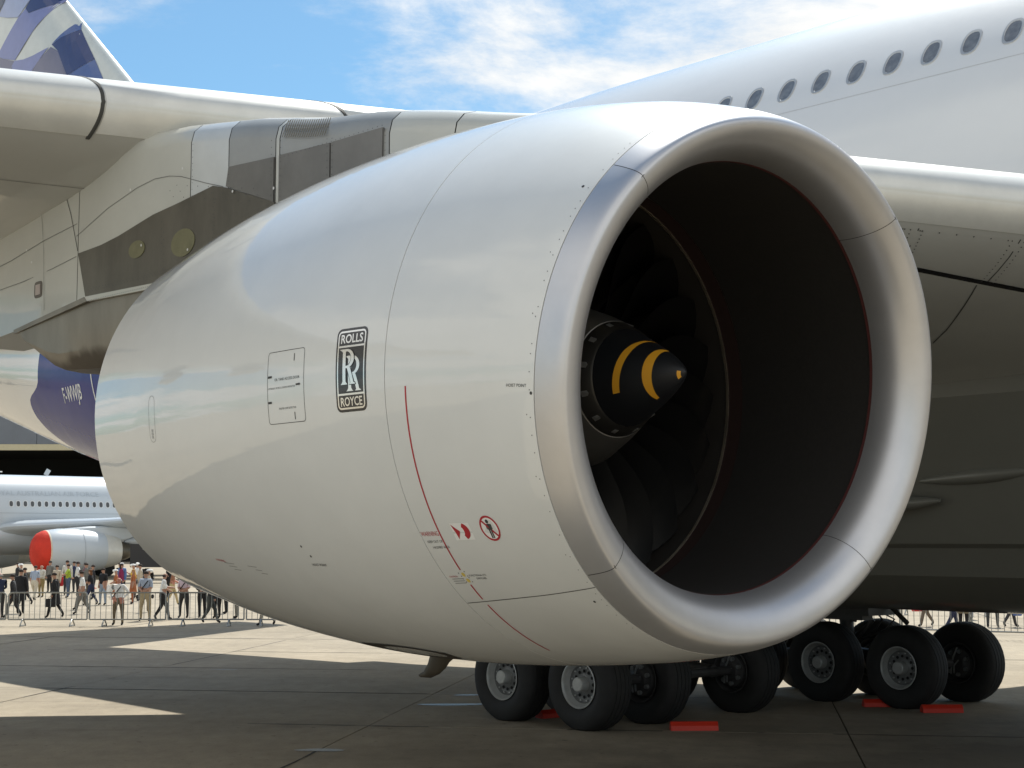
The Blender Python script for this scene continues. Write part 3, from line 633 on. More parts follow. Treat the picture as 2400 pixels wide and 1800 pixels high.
    for i in range(16): dot(6.95 + .04 * (i % 2), 5.25 + .035 * i, .006)
    for i in range(60): dot(8.4 - .03 * i, 5.28 + .022 * (i % 2), .005)
    for i in range(46): dot(8.44 - .036 * i, 5.17 + .012, .005, .035)
    for i in range(24): dot(3.6 + .062 * i, 6.055 - .02, .005, .019)
    for a0_ in (3.56, 4.27, 4.34, 5.02, 5.16, 5.84, 6.46, 2.84, 2.75):
        for i in range(9): dot(a0_, pzt(a0_) - .26 - .06 * i, .005, .020)
    tag(mb.build('fastener', [M_rivet, M_rivetl], py), kind='stuff')
build_pylon()

# ---- wing
def LEa(b): return 7 - .75 * b
def zn(b): return 6.905 - .110 * b
def th_(b): return lerp(b, [-40, -26, 0, 11], [.085, .092, .108, .119])
def CH(b): return lerp(b, [-37, -26, 0, 7, 11], [4.0, 7.5, 15.0, 19.5, 19.3])
def naca(x, t): return 5 * t * (.2969 * sqrt(x) - .126 * x - .3516 * x * x + .2843 * x**3 - .1036 * x**4)
def CS(b): return lerp(b, [-26, 0, 11], [5.5, 13, 15.5])
def wsurf(b, x, s, d=0.0):
    c = CS(b); C_ = CH(b); xx = x if x < 5 else 5 + (x - 5) * (c - 5) / (C_ - 5)
    h = c * naca(min(1, xx / c), th_(b)); return L(LEa(b) + x, b, zn(b) + s * (h + d) - .030 * min(x, 6) + .012 * max(0, x - 6) ** 1.3)
XS = [0, .004, .015, .035, .07, .12, .2, .3, .42, .6, .85, 1.2, 1.7, 2.4, 3.4, 4.6, 6, 8, 10, 12]
def wing_ring(b):
    C_ = CH(b); xs = [x for x in XS if x < C_ - .5] + [C_]
    while len(xs) < len(XS) + 1: xs.insert(-1, xs[-2] + (C_ - xs[-2]) * .5)
    return [wsurf(b, x, 1) for x in reversed(xs)] + [wsurf(b, x, -1) for x in xs[1:-1]]
def build_wing():
    bs = [-37 + 3 * i for i in range(12)] + [-1 + .8 * i for i in range(16)]
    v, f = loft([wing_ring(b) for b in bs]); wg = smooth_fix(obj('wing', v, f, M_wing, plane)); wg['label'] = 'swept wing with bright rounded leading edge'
    # port wing, cast for its shade
    def mir(p): return Vector((p.x, -p.y, p.z))
    def pr(b):
        r = wing_ring(b); te = lerp(-b, [-11, -5, 0, 12, 37], [14.6, 13.3, 13.6, 17.5, 33]); x1 = te - LEa(b); c = CH(b); return [mir(Vector((A0 - LEa(b) + (p.x - (A0 - LEa(b))) * x1 / c, p.y, p.z))) for p in r]
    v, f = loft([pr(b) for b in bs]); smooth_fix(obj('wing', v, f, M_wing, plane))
    # slat shells
    def shell(name, b0, b1, xu, xl, m, d=.010, parent=wg):
        n = max(2, int((b1 - b0) / .5)); rings = []
        xs_u = [xu * (i / 16) ** 2.6 for i in range(16, -1, -1)]; xs_l = [xl * (i / 14) ** 2.4 for i in range(1, 15)]
        for i in range(n + 1):
            b = b0 + (b1 - b0) * i / n; rings.append([wsurf(b, xu, 1, -.01)] + [wsurf(b, x, 1, d) for x in xs_u[:-1]] + [wsurf(b, 0, 1, 0) + Vector((d, 0, 0))] + [wsurf(b, x, -1, d) for x in xs_l] + [wsurf(b, xl, -1, -.01)])
        v, f = loft(rings, closed=False, caps=False)
        nn = len(rings[0]); f.append(tuple(range(nn))); f.append(tuple(len(v) - nn + k for k in range(nn)))
        return smooth_fix(obj(name, v, f, m, parent), 70)
    shell('slat', -36, -.78, 1.4, .26, M_slat); shell('slat', -.74, 1.10, 1.4, .22, M_slat, .007); shell('slat', 1.14, 10.2, 1.4, .20, M_slat, .009)
    shell('slat_seal', -.785, -.755, 1.35, .30, M_line, .014); shell('slat_seal', 1.10, 1.125, 1.3, .22, M_line, .012)
    # panel lines on the underside
    def wline(name, pts, wd, m, d=.004, parent=wg):
        v = []; out_ = []
        for i in range(len(pts) - 1):
            (b0, x0), (b1, x1) = pts[i], pts[i + 1]; n = max(1, int(abs(b1 - b0) + abs(x1 - x0)) * 3)
            for k in range(n + (i == len(pts) - 2)): out_.append((b0 + (b1 - b0) * k / n, x0 + (x1 - x0) * k / n))
        for i, (b, x) in enumerate(out_):
            p, q = out_[max(i - 1, 0)], out_[min(i + 1, len(out_) - 1)]; db, da = q[0] - p[0], (LEa(q[0]) + q[1]) - (LEa(p[0]) + p[1]); l_ = sqrt(db * db + da * da)
            nb, na = -da / l_ * wd / 2, db / l_ * wd / 2
            for s in (1, -1):
                b2 = b + s * nb; a2 = LEa(b) + x + s * na; v.append(wsurf(b2, max(.01, a2 - LEa(b2)), -1, d))
        return obj(name, v, [(2 * i, 2 * i + 1, 2 * i + 3, 2 * i + 2) for i in range(len(out_) - 1)], m, parent)
    wline('wing_slot', [(2.0, 1.0), (6.35, 1.0), (7.4, 1.2), (9.6, 1.5)], .075, M_black)
    wline('panel_seam', [(5.85, .27), (6.0, .62), (6.15, .96)], .012, M_line); wline('panel_seam', [(6.7, .27), (7.02, 1.1)], .012, M_line); wline('panel_seam', [(7.0, 1.2), (7.8, 2.7), (8.1, 3.3)], .014, M_line)
    wline('panel_seam', [(4.9, .27), (5.1, .95)], .012, M_line); wline('panel_seam', [(7.6, .3), (8.0, 1.2)], .012, M_line)
    wline('panel_seam', [(-14, 1.5), (0, 1.3), (6, 1.9)], .008, M_lineS); wline('panel_seam', [(-3, 1.4), (-2.6, 4)], .008, M_lineS)
    mb = MB()
    def wd_(b, x, r=.008):
        mb.add([wsurf(b + r * cos(q), x + r * sin(q) + .75 * r * cos(q), -1, .0055) for q in [2 * pi * k / 6 for k in range(6)]], [tuple(range(6))])
    for i in range(46): wd_(4.6 + .09 * i * 1.6 % 5.2, .30 + .0 * i)
    for (b0, x0, b1, x1) in ((5.85, .3, 6.15, .95), (6.7, .3, 7.02, 1.1), (7.6, .35, 7.98, 1.15)):
        for i in range(12):
            k = i / 11
            for e in (-.05, .05): wd_(b0 + (b1 - b0) * k + e, x0 + (x1 - x0) * k)
    tag(mb.build('fastener', M_rivet, wg), kind='stuff')
    # flap track fairings under the trailing edge
    for b in (-6.5, -13):
        rings = []
        for i in range(9):
            k = i / 8; r = .42 * sin(pi * (.06 + .9 * k)) ** .6; a = LEa(b) + CH(b) - 4.2 + 5.4 * k; z = wsurf(b, min(CH(b) - .3, CH(b) - 4.2 + 5.4 * k), -1).z - .32
            rings.append([L(a, b + r * .7 * cos(q), z + r * 1.1 * sin(q)) for q in [2 * pi * j / 12 for j in range(12)]])
        v, f = loft(rings); smooth_fix(obj('flap_fairing', v, f, M_wing, wg))
build_wing()

# ---- fuselage
FA = [-31, -29, -26, -22, -18, 13, 19, 24, 30, 36, 42, 46, 49.5]
FWd = [.2, 1.5, 2.6, 3.4, 3.7, 3.7, 3.58, 3.42, 3.0, 2.2, 1.35, .85, .3]
FT = [5.4, 7.4, 9.4, 11.0, 11.4, 11.4, 11.28, 11.15, 11.1, 11.0, 10.6, 10.1, 9.3]
FB = [4.8, 3.9, 3.3, 3.0, 3.0, 3.0, 3.0, 3.10, 3.95, 5.15, 6.6, 7.6, 8.7]
def fus(a): return slerp(a, FA, FWd) if a < 13 else lerp2(a, FWd), (slerp(a, FA, FT) if a < 13 else lerp2(a, FT)), (slerp(a, FA, FB) if a < 13 else lerp2(a, FB))
def lerp2(a, Y):
    # catmull-rom through the tail stations
    X = FA; i = 0
    while i < len(X) - 2 and a > X[i + 1]: i += 1
    t = (a - X[i]) / (X[i + 1] - X[i]); p1, p2 = Y[i], Y[i + 1]
    m1 = (Y[i + 1] - Y[i - 1]) / (X[i + 1] - X[i - 1]) * (X[i + 1] - X[i]) if i > 0 else 0
    m2 = (Y[min(i + 2, len(Y) - 1)] - Y[i]) / (X[min(i + 2, len(X) - 1)] - X[i]) * (X[i + 1] - X[i])
    return (2 * t**3 - 3 * t**2 + 1) * p1 + (t**3 - 2 * t**2 + t) * m1 + (-2 * t**3 + 3 * t**2) * p2 + (t**3 - t**2) * m2
def fmid(a): w_, t_, b_ = fus(a); return b_ + (t_ - b_) * .464
def fpt(a, q, d=0.0):
    w_, t_, b_ = fus(a); zm = b_ + (t_ - b_) * .464; h = (t_ - zm) if sin(q) > 0 else (zm - b_)
    return L(a, B0 - (w_ + d) * cos(q), zm + (h + d) * sin(q))
def fskin(a, z, d=0.0):
    w_, t_, b_ = fus(a); zm = b_ + (t_ - b_) * .464; h = (t_ - zm) if z > zm else (zm - b_)
    k = max(-1, min(1, (z - zm) / h)); return fpt(a, math.asin(k), d)
def build_fuselage():
    sa = [-31 + .7 * i for i in range(116)]; sa = [a for a in sa if a < 49.5] + [49.5]; n = 96
    v, f = loft([[fpt(a, 2 * pi * k / n) for k in range(n)] for a in sa])
    # paint: deep blue sweep over the lower rear body, white elsewhere
    me = smooth_fix(obj('fuselage', v, f, M_body, plane)); me['label'] = 'white double-deck fuselage with blue rear sweep'
    fu = me
    # livery sweep as a skin of its own, 4 mm proud: starboard and port
    pts = [(q[0] + 2.5, q[1]) for q in [(32.6, 8.6), (32.75, 8.0), (32.99, 7.32), (33.05, 7.17), (33.2, 7.06), (33.41, 6.98), (33.8, 6.90), (34.13, 6.81), (34.30, 6.6), (34.28, 6.33), (34.12, 6.1), (33.96, 5.91), (33.53, 5.6), (32.9, 5.2)]]
    def edge(z):
        zs = [p[1] for p in pts][::-1]; as_ = [p[0] for p in pts][::-1]; return lerp(z, zs, as_)
    for s in (-1, 1):
        v = []; f = []; nz = 40; na = 26
        for i in range(nz + 1):
            q = radians(-86 + (40 + 86) * i / nz)
            e_ = 36.0
            for _ in range(6):
                w_, t_, b_ = fus(e_); zm = b_ + (t_ - b_) * .464; z = zm + ((t_ - zm) if q > 0 else (zm - b_)) * sin(q); e_ = edge(z)
            for j in range(na + 1):
                a = e_ - (e_ - 20) * (j / na); p = fpt(a, q, .005)
                if s > 0: p = Vector((p.x, -p.y, p.z))
                v.append(p)
        f = [(i * (na + 1) + j, i * (na + 1) + j + 1, (i + 1) * (na + 1) + j + 1, (i + 1) * (na + 1) + j) for i in range(nz) for j in range(na)]
        smooth_fix(obj('blue_livery', v, f, M_blue, fu))
    tv, tf = text_mesh('F-WWJB', .56, .010); xs = [p[0] for p in tv]; sx = 1.55 / (max(xs) - min(xs))
    o = obj('registration', [fskin(32.75 - x * sx, 6.62 + y, .012) for x, y in tv], tf, M_white, fu); o['label'] = 'white registration F-WWJB'
    v = []
    for i in range(15): z = 7.5 - 2.2 * i / 14; a = 31.2 - .02 * i; v += [fskin(a, z, .012), fskin(a - .07, z, .012)]
    obj('door_outline', v, [(2 * i, 2 * i + 1, 2 * i + 3, 2 * i + 2) for i in range(14)], M_white, fu)
    # longitudinal lap joint
    v = []; k = 0
    for i in range(80): a = -14 + .5 * i; v += [fskin(a, 9.173, .003), fskin(a, 9.166, .003)]; k += 1
    obj('lap_joint', v, [(2 * i, 2 * i + 1, 2 * i + 3, 2 * i + 2) for i in range(k - 1)], mat('lap_line_grey', (.5, .5, .5), .5), fu)  # faint grey seam line
    v = []; k = 0
    for i in range(30): q = radians(-60 + 110 * i / 29); v += [fpt(35.2, q, .003), fpt(35.22, q, .003)]; k += 1
    obj('lap_joint', v, [(2 * i, 2 * i + 1, 2 * i + 3, 2 * i + 2) for i in range(k - 1)], M_lineS, fu)
    # upper deck windows
    def win(a, z, first=None):
        if first: pass
        def pt(x, y, d): return fskin(a - x, z + y, d)
        P = lambda rx, ry, d, n=20: [pt(rx * (abs(cos(q)) ** .75) * (1 if cos(q) > 0 else -1), ry * (abs(sin(q)) ** .85) * (1 if sin(q) > 0 else -1), d) for q in [2 * pi * i / n for i in range(n)]]
        o1, o2, o3, o4 = P(.150, .205, .001), P(.146, .200, .010), P(.120, .172, .010), P(.112, .162, -.0)
        n = 20; mb = MB()
        for p, q in ((o1, o2), (o2, o3), (o3, o4)): mb.add(p + q, [(i, (i + 1) % n, n + (i + 1) % n, n + i) for i in range(n)])
        fr = mb.build('cabin_window', M_frame, fu, True)
        obj('pane', P(.113, .163, .0035), [tuple(range(n))], M_glass, fr)
    W0 = 7.28
    for i in range(-16, 46): win(W0 + 1.3 - .635 * i + 0, 9.585) if -12 < W0 + 1.3 - .635 * i < 27 else None
    # belly fairing
    half = [(0, 1.72), (1.6, 1.76), (2.5, 1.95), (3.05, 2.3), (3.3, 2.68), (3.42, 2.74), (3.9, 3.6), (4.3, 4.6), (4.2, 5.6), (3.72, 6.6)]
    rings = []
    for i in range(31):
        a = -6 + 31 * i / 30; k = min(1, (a + 6) / 7, (25 - a) / 7); k = max(0, k); k = k * k * (3 - 2 * k); r = []
        for s in (-1, 1):
            hh = half if s == -1 else half[::-1]
            for (y, z) in hh:
                y2 = y * (.70 + .30 * k); z2 = 3.15 + (z - 3.15) * (.12 + .88 * k) if z < 3.15 else z; r.append(L(a, B0 + s * y2, z2))
        rings.append(r)
    v, f = loft(rings); bf = smooth_fix(obj('belly_fairing', v, f, mat('belly_shaded_paint', (.15, .15, .13), .35, 0, .5, .05, .8), fu), 22)  # the belly is white; shade under the wing is put into this dark base
    # intake scoops low on the fairing
    for a, z in ((6.4, 3.30), (4.9, 3.66)):
        rings = []
        for i in range(9):
            k = i / 8; h = .15 * sin(pi * (.04 + .93 * k)) ** .7; rings.append([L(a - .9 + 1.8 * k, B0 - 3.86 - h * .8 * cos(q) * (cos(q) > 0), z - .10 * k + h * .7 * sin(q)) for q in [2 * pi * j / 12 for j in range(12)]])
        v, f = loft(rings); smooth_fix(obj('scoop', v, f, MATS['belly_shaded_paint'], bf))
    # fin with livery patches
    def LEf(z): return 34.56 + (z - 15.95) / .814
    def TEf(z): return lerp(z, [10, 24.5], [46.8, 51.5])
    rings = []
    for z in [10.4, 13, 15, 17, 19, 21, 24.2]:
        a0_, a1_ = LEf(z), TEf(z); c = a1_ - a0_; xs = [0, .003, .012, .03, .06, .1, .2, .35, .6, 1.0]
        rings.append([L(a0_ + x * c, B0 - c * naca(x, .085) - .0, z) for x in reversed(xs)] + [L(a0_ + x * c, B0 + c * naca(x, .085), z) for x in xs[1:-1]])
    v, f = loft(rings); fin = smooth_fix(obj('tail_fin', v, f, M_finw, plane)); fin['label'] = 'swept tail fin patterned in blue, lilac and white'
    def finb(a, z): a0_, a1_ = LEf(z), TEf(z); c = a1_ - a0_; x = max(0.0001, min(1, (a - a0_) / c)); return B0 - c * naca(x, .085)
    PT = {'navy': [(37.54, 18.22), (36.39, 17.02), (37.74, 16.77), (38.54, 17.76), (38.95, 18.04), (38.47, 18.16)], 'steel': [(37.76, 18.56), (37.55, 18.23), (38.47, 18.16), (38.96, 18.05), (38.57, 18.24)],
          'steel2': [(36.38, 17.01), (35.63, 16.17), (35.41, 15.83), (37.07, 16.18), (37.72, 16.76)], 'mauve': [(38.99, 17.97), (38.51, 17.73), (37.76, 16.78), (37.5, 16.27), (40.38, 16.89), (40.1, 17.44), (39.79, 17.65)],
          'lilac': [(39.13, 17.99), (39.8, 17.66), (40.12, 17.46), (40.41, 16.89), (41.98, 17.23), (41.74, 17.92), (41.48, 18.09), (40.83, 17.98), (40.18, 17.95)], 'mauve2': [(44.29, 19.17), (43.23, 18.72), (42.3, 18.33), (41.51, 18.09), (41.76, 17.93), (42.01, 17.24), (44.18, 17.7)],
          'lilacband': [(41.44, 19.52), (40.99, 19.71), (40.73, 19.49), (39.31, 19.44), (39.0, 19.48), (38.57, 19.74), (38.21, 19.73), (40.05, 18.94), (41.45, 18.1), (42.3, 18.34), (42.92, 18.58), (42.11, 19.1)],
          'navy2': [(40.73, 19.97), (40.23, 20.27), (38.61, 19.75), (38.95, 19.51), (39.31, 19.45), (40.73, 19.5), (41.0, 19.72)], 'pale': [(42.45, 20.42), (41.98, 20.73), (40.28, 20.28), (40.75, 19.97), (41.45, 19.53), (42.3, 19.73), (42.97, 19.94)],
          'slate': [(44.46, 21.39), (42.03, 20.75), (42.5, 20.43), (43.31, 19.79), (44.3, 19.31)]}
    MM = {'navy': M_navy, 'steel': M_steel, 'steel2': M_steel, 'mauve': M_mauve, 'lilac': M_lilac, 'mauve2': M_mauve, 'lilacband': M_lilac, 'navy2': M_navy, 'pale': M_pale, 'slate': M_slate}
    for k, P in PT.items():
        bm = bmesh.new(); vs = [bm.verts.new((a, 0, z)) for a, z in P]; bm.faces.new(vs); bmesh.ops.triangulate(bm, faces=bm.faces[:]); bmesh.ops.subdivide_edges(bm, edges=bm.edges[:], cuts=3, use_grid_fill=True)
        v = [L(q.co.x, finb(q.co.x, q.co.z) - .012, q.co.z) for q in bm.verts]; bm.verts.index_update(); f = [tuple(q.index for q in x.verts) for x in bm.faces]; bm.free()
        obj('livery_patch', v, f, MM[k], fin)
    # tailplanes
    for s in (-1, 1):
        rings = []
        for i in range(8):
            y = 1.0 + 12.6 * i / 7; a0_ = 34.0 + .62 * y; c = 8.0 - 4.9 * i / 7; z = 8.6 + .09 * y; xs = [0, .01, .04, .1, .25, .5, 1.0]
            rings.append([L(a0_ + x * c, B0 + s * y, z + c * naca(x, .09)) for x in reversed(xs)] + [L(a0_ + x * c, B0 + s * y, z - c * naca(x, .09)) for x in xs[1:-1]])
        v, f = loft(rings); smooth_fix(obj('tailplane', v, f, M_wing, plane))
build_fuselage()

# ---- landing gear
def build_gear():
    def lathe(prof, n=40):
        v = []; f = []
        for (y, r) in prof:
            for k in range(n): q = 2 * pi * k / n; v.append(Vector((r * sin(q), y, max(r * cos(q), -.672))))
        for i in range(len(prof) - 1):
            for k in range(n): f.append((i * n + k, i * n + (k + 1) % n, (i + 1) * n + (k + 1) % n, (i + 1) * n + k))
        return v, f
    tyre = [(-.16, .335), (-.20, .345), (-.245, .40), (-.262, .50), (-.252, .59), (-.225, .65), (-.18, .683), (-.13, .694), (-.128, .686), (-.118, .686), (-.116, .697), (-.05, .70), (-.048, .691), (-.038, .691), (-.036, .70), (.036, .70), (.038, .691), (.048, .691), (.05, .70), (.116, .697), (.118, .686), (.128, .686), (.13, .694), (.18, .683), (.225, .65), (.252, .59), (.262, .50), (.245, .40), (.20, .345), (.16, .335)]
    rimp = [(-.235, .355), (-.24, .34), (-.225, .325), (-.20, .318), (-.17, .31), (-.13, .285)]
    disc = [(-.13, .286), (-.10, .26), (-.095, .18), (-.12, .13), (-.12, .0)]
    hub = [(-.11, .115), (-.25, .105), (-.262, .09), (-.262, 0)]
    meshes = {}
    def mk(name, prof, m, par, key, loc=(0, 0, 0)):
        if key not in meshes:
            v, f = lathe(prof); o = smooth_fix(obj(name, v, f, m, par), 30); meshes[key] = o.data
        else: o = bpy.data.objects.new(name, meshes[key]); COL.objects.link(o); o.parent = par
        o.location = loc; return o
    def wheel(a, b, outer, lab=None):
        p = L(a, b, .672); t = mk('wheel_tyre', tyre, M_tyre, plane, 'tyre', p); mk('wheel_core', [(-.13, .33), (-.02, .30), (.0, .0), (.02, .30), (.13, .33)], M_gear, t, 'core')
        if outer:
            mk('rim', rimp, M_rim, t, 'rim'); mk('wheel_disc', disc, M_rimd, t, 'disc'); mk('hub_cap', hub, M_rim, t, 'hub')
            if 'bolt' not in meshes:
                mb = MB()
                for i in range(12): q = 2 * pi * i / 12; c = Vector((.19 * sin(q), -.11, .19 * cos(q))); mb.tube([c, c + Vector((0, -.004, 0))], .026, 8)
                for i in range(12): q = 2 * pi * (i + .5) / 12; c = Vector((.245 * sin(q), -.108, .245 * cos(q))); mb.tube([c, c + Vector((0, -.022, 0))], .014, 6, 1)
                o = mb.build('wheel_bolts', [M_inside, M_rim], t); meshes['bolt'] = o.data
            else: o = bpy.data.objects.new('wheel_bolts', meshes['bolt']); COL.objects.link(o); o.parent = t
            o['kind'] = 'stuff'
        else:
            mk('rim', rimp, M_gear, t, 'rimd'); mk('brake_pack', [(-.13, .286), (-.22, .25), (-.24, .16), (-.26, .13), (-.26, 0)], M_gear, t, 'brake')
            if 'pist' not in meshes:
                mb = MB()
                for i in range(7): q = 2 * pi * i / 7 + .3; c = Vector((.20 * sin(q), -.23, .20 * cos(q))); mb.tube([c, c + Vector((0, -.05, 0))], .035, 8)
                mb.tube([(.02, -.26, .26), (-.03, -.30, .10), (-.08, -.28, -.02), (-.10, -.27, -.2)], .016, 6); mb.tube([(-.04, -.27, -.18), (-.02, -.30, -.05), (.06, -.28, .05)], .014, 6)
                o = mb.build('brake_piston', mat('brake_grey', (.22, .23, .23), .4, .5), t, True); meshes['pist'] = o.data
            else: o = bpy.data.objects.new('brake_piston', meshes['pist']); COL.objects.link(o); o.parent = t
        return t
    for a, b, o in ((10.8, 8.95, 1), (12.5, 8.95, 1), (10.8, 10.25, 0), (12.5, 10.25, 0), (10.9, 12.5, 0), (12.6, 12.5, 0), (14.3, 12.5, 0), (10.9, 11.75, 1) if 0 else (12.6, 11.2, 1), (14.3, 11.2, 1), (9.4, 15.0, 1), (11.05, 15.0, 1), (12.7, 15.0, 1), (9.4, 16.75, 0), (11.05, 16.6, 0), (12.7, 16.6, 0)): wheel(a, b, o)
    def bogie(a, b, half, ztop, lab):
        mb = MB(); c = L(a, b, .75)
        mb.tube([c + Vector((half, 0, -.06)), c + Vector((0, 0, .02)), c + Vector((-half, 0, -.06))], [.10, .15, .10], 12)
        for x in ((-half, half) if half < 1.5 else (-half, 0, half)): mb.tube([c + Vector((x, -.6, -.07)), c + Vector((x, .6, -.07))], .075, 10)
        g = mb.build('bogie_beam', M_gear, plane, True)
        mb = MB(); mb.tube([c, c + Vector((-.05, 0, .5)), c + Vector((-.08, 0, 1.1))], [.13, .12, .16], 14); mb.tube([c + Vector((-.08, 0, 1.1)), c + Vector((-.15, 0, ztop))], [.21, .21], 16)
        mb.tube([c + Vector((.45, 0, 1.9)), c + Vector((.25, .02, 1.1)), c + Vector((.1, 0, .6))], .05, 8); mb.build('oleo_strut', M_gear, g, True)
        mb = MB(); mb.tube([c + Vector((.14, -.12, .95)), c + Vector((.55, -.2, 1.15)), c + Vector((1.0, -.18, .9)), c + Vector((1.35, -.2, .62))], .045, 8); mb.tube([c + Vector((.1, .1, .9)), c + Vector((.42, .1, .62)), c + Vector((.1, .1, .35))], [.07, .05, .06], 8)
        mb.build('torque_link', M_gear, g, True)
        mb = MB()
        for i in range(7):
            s = 1 if i % 2 else -1; y = -.25 + .08 * i; mb.tube([c + Vector((s * .15, y, .85)), c + Vector((s * (.38 + .05 * i), y, .95 - .04 * i)), c + Vector((s * (.50 + .07 * i), y, .66)), c + Vector((s * (.42 + .05 * i), y, .48)), c + Vector((s * .2, y, .3))], .017, 6)
        mb.build('hydraulic_hose', M_gear, g, True)
    bogie(11.65, 9.6, .85, 4.2, ''); bogie(12.6, 11.85, 1.7, 2.2, ''); bogie(11.05, 15.7, 1.65, 2.2, '')
    mb = MB(); c = L(11.05, 15.2, 1.62); mb.box(c, (1.5, .3, .42)); mb.box(c + Vector((.7, .2, .05)), (.5, .9, .35)); mb.tube([c + Vector((-.6, 0, 0)), c + Vector((-.5, 0, -.45))], .08, 8)
    mb.build('gear_door', M_gear, plane)
    mb = MB(); mb.box(L(10.2, 8.8, 3.2), (2.4, .05, 1.6)); mb.build('gear_door', M_wing, plane)
build_gear()

# ------------------------------------------------------------------ wheel chocks
def chock(x, y, ang, ln, label):
    w_, h_ = .20, .125; v = []
    for s in (-ln / 2, ln / 2): v += [(s, -w_ / 2, 0), (s, w_ / 2, 0), (s, w_ / 2 - .02, h_ * .55), (s, .02, h_), (s, -.03, h_), (s, -w_ / 2 + .015, h_ * .55)]
    o = obj('wheel_chock', v, [tuple(range(6))[::-1], tuple(range(6, 12))] + [(i, (i + 1) % 6, 6 + (i + 1) % 6, 6 + i) for i in range(6)], M_chock); fixn(o)
    o.location = (x, y, .003); o.rotation_euler = (0, 0, ang); tag(o, label, 'wheel chock', 'red wheel chocks at the main gear')
chock(2.68, 23.75, radians(2), .70, 'red chock in front of the inner wheel, nearest to the camera')
chock(.64, 25.45, radians(40), .55, 'red chock between the two leftmost capped wheels')
chock(6.15, 27.05, radians(2), .50, 'dim red chock between the two capped wheels of the right bogie')
chock(6.98, 26.15, radians(2), .66, 'red chock before the rightmost big wheel')

# ------------------------------------------------------------------ crowd barriers
BAR = {}
def barrier(x0, y0, x1, y1, label, group):
    ln = sqrt((x1 - x0) ** 2 + (y1 - y0) ** 2); t = thing('crowd_barrier', label, 'barrier', ((x0 + x1) / 2, (y0 + y1) / 2, 0), atan2(y1 - y0, x1 - x0), group)
    h, z0, r, R = ln / 2, .22, .12, .026
    pts = []
    for cx_, cz_, s0 in ((h - r, 1.08 - r, 0), (-h + r, 1.08 - r, 90), (-h + .03, z0 + .03, 180), (h - .03, z0 + .03, 270)):
        rr = r if cz_ > .5 else .03
        for i in range(5): q = radians(s0 + 90 * i / 4); pts.append((cx_ + rr * cos(q), 0, cz_ + rr * sin(q)))
    pts.append(pts[0]); MB().tube(pts, R, 6, cap=False).build('frame', M_galv, t, True)
    n = int(ln / .17)
    for i in range(1, n):
        key = 'bar'
        if key not in BAR: o = MB().tube([(0, 0, z0), (0, 0, 1.08)], .011, 5).build('bar', M_galv, t); BAR[key] = o.data
        else: o = bpy.data.objects.new('bar', BAR[key]); COL.objects.link(o); o.parent = t
        o.location = (-h + ln * i / n, 0, 0)
    for s in (-1, 1):
        x = s * (h - .48)
        o = MB().tube([(x, -.30, .0), (x, -.28, .05), (x, -.04, z0), (x, .04, z0), (x, .28, .05), (x, .30, .0)], .022, 6).build('foot', M_galv, t, True)
        MB().tube([(x, -.29, .03), (x, .29, .03)], .018, 6).build('foot_rail', M_galv, t, True)
    return t
X = [-23.9, -21.3, -18.88, -16.32, -13.69, -11.15, -8.62, -6.05, -3.5]
LB = ['crowd barrier cut by the left edge of the photo, beyond it', 'crowd barrier just past the left picture edge', 'leftmost crowd barrier in view, only its rounded end showing', 'crowd barrier with the man in the long black coat behind it', 'crowd barrier behind the man standing with hands on hips', 'crowd barrier with dark-trousered legs behind it left of the cowl', 'crowd barrier disappearing behind the lower curve of the engine cowl', 'crowd barrier wholly behind the engine cowl']
for i in range(2, 8): barrier(X[i] + .04, 51.72, X[i + 1] - .04, 51.72, LB[i], 'galvanised crowd barriers along the apron')
RB = ['crowd barrier seen between the gear hoses under the belly', 'crowd barrier beyond the tyres with a red bag behind it', 'crowd barrier at the right picture edge behind walking legs', 'crowd barrier cut by the right picture edge']
RX = [(9.3, 47.05), (11.25, 46.32), (12.97, 45.26), (14.9, 44.2), (16.8, 43.2)]
for i in range(4): barrier(RX[i][0] + .03, RX[i][1], RX[i + 1][0] - .03, RX[i + 1][1], RB[i], 'galvanised crowd barriers along the apron')
for i in range(4): barrier(9.0 + 2.6 * i, 62.0 - 1.2 * i, 11.5 + 2.6 * i, 60.85 - 1.2 * i, ['far crowd barrier under the belly, leftmost of the back row', 'far crowd barrier second in the back row under the belly', 'far crowd barrier third in the back row under the belly', 'far crowd barrier at the right end of the back row'][i], 'back row of crowd barriers')

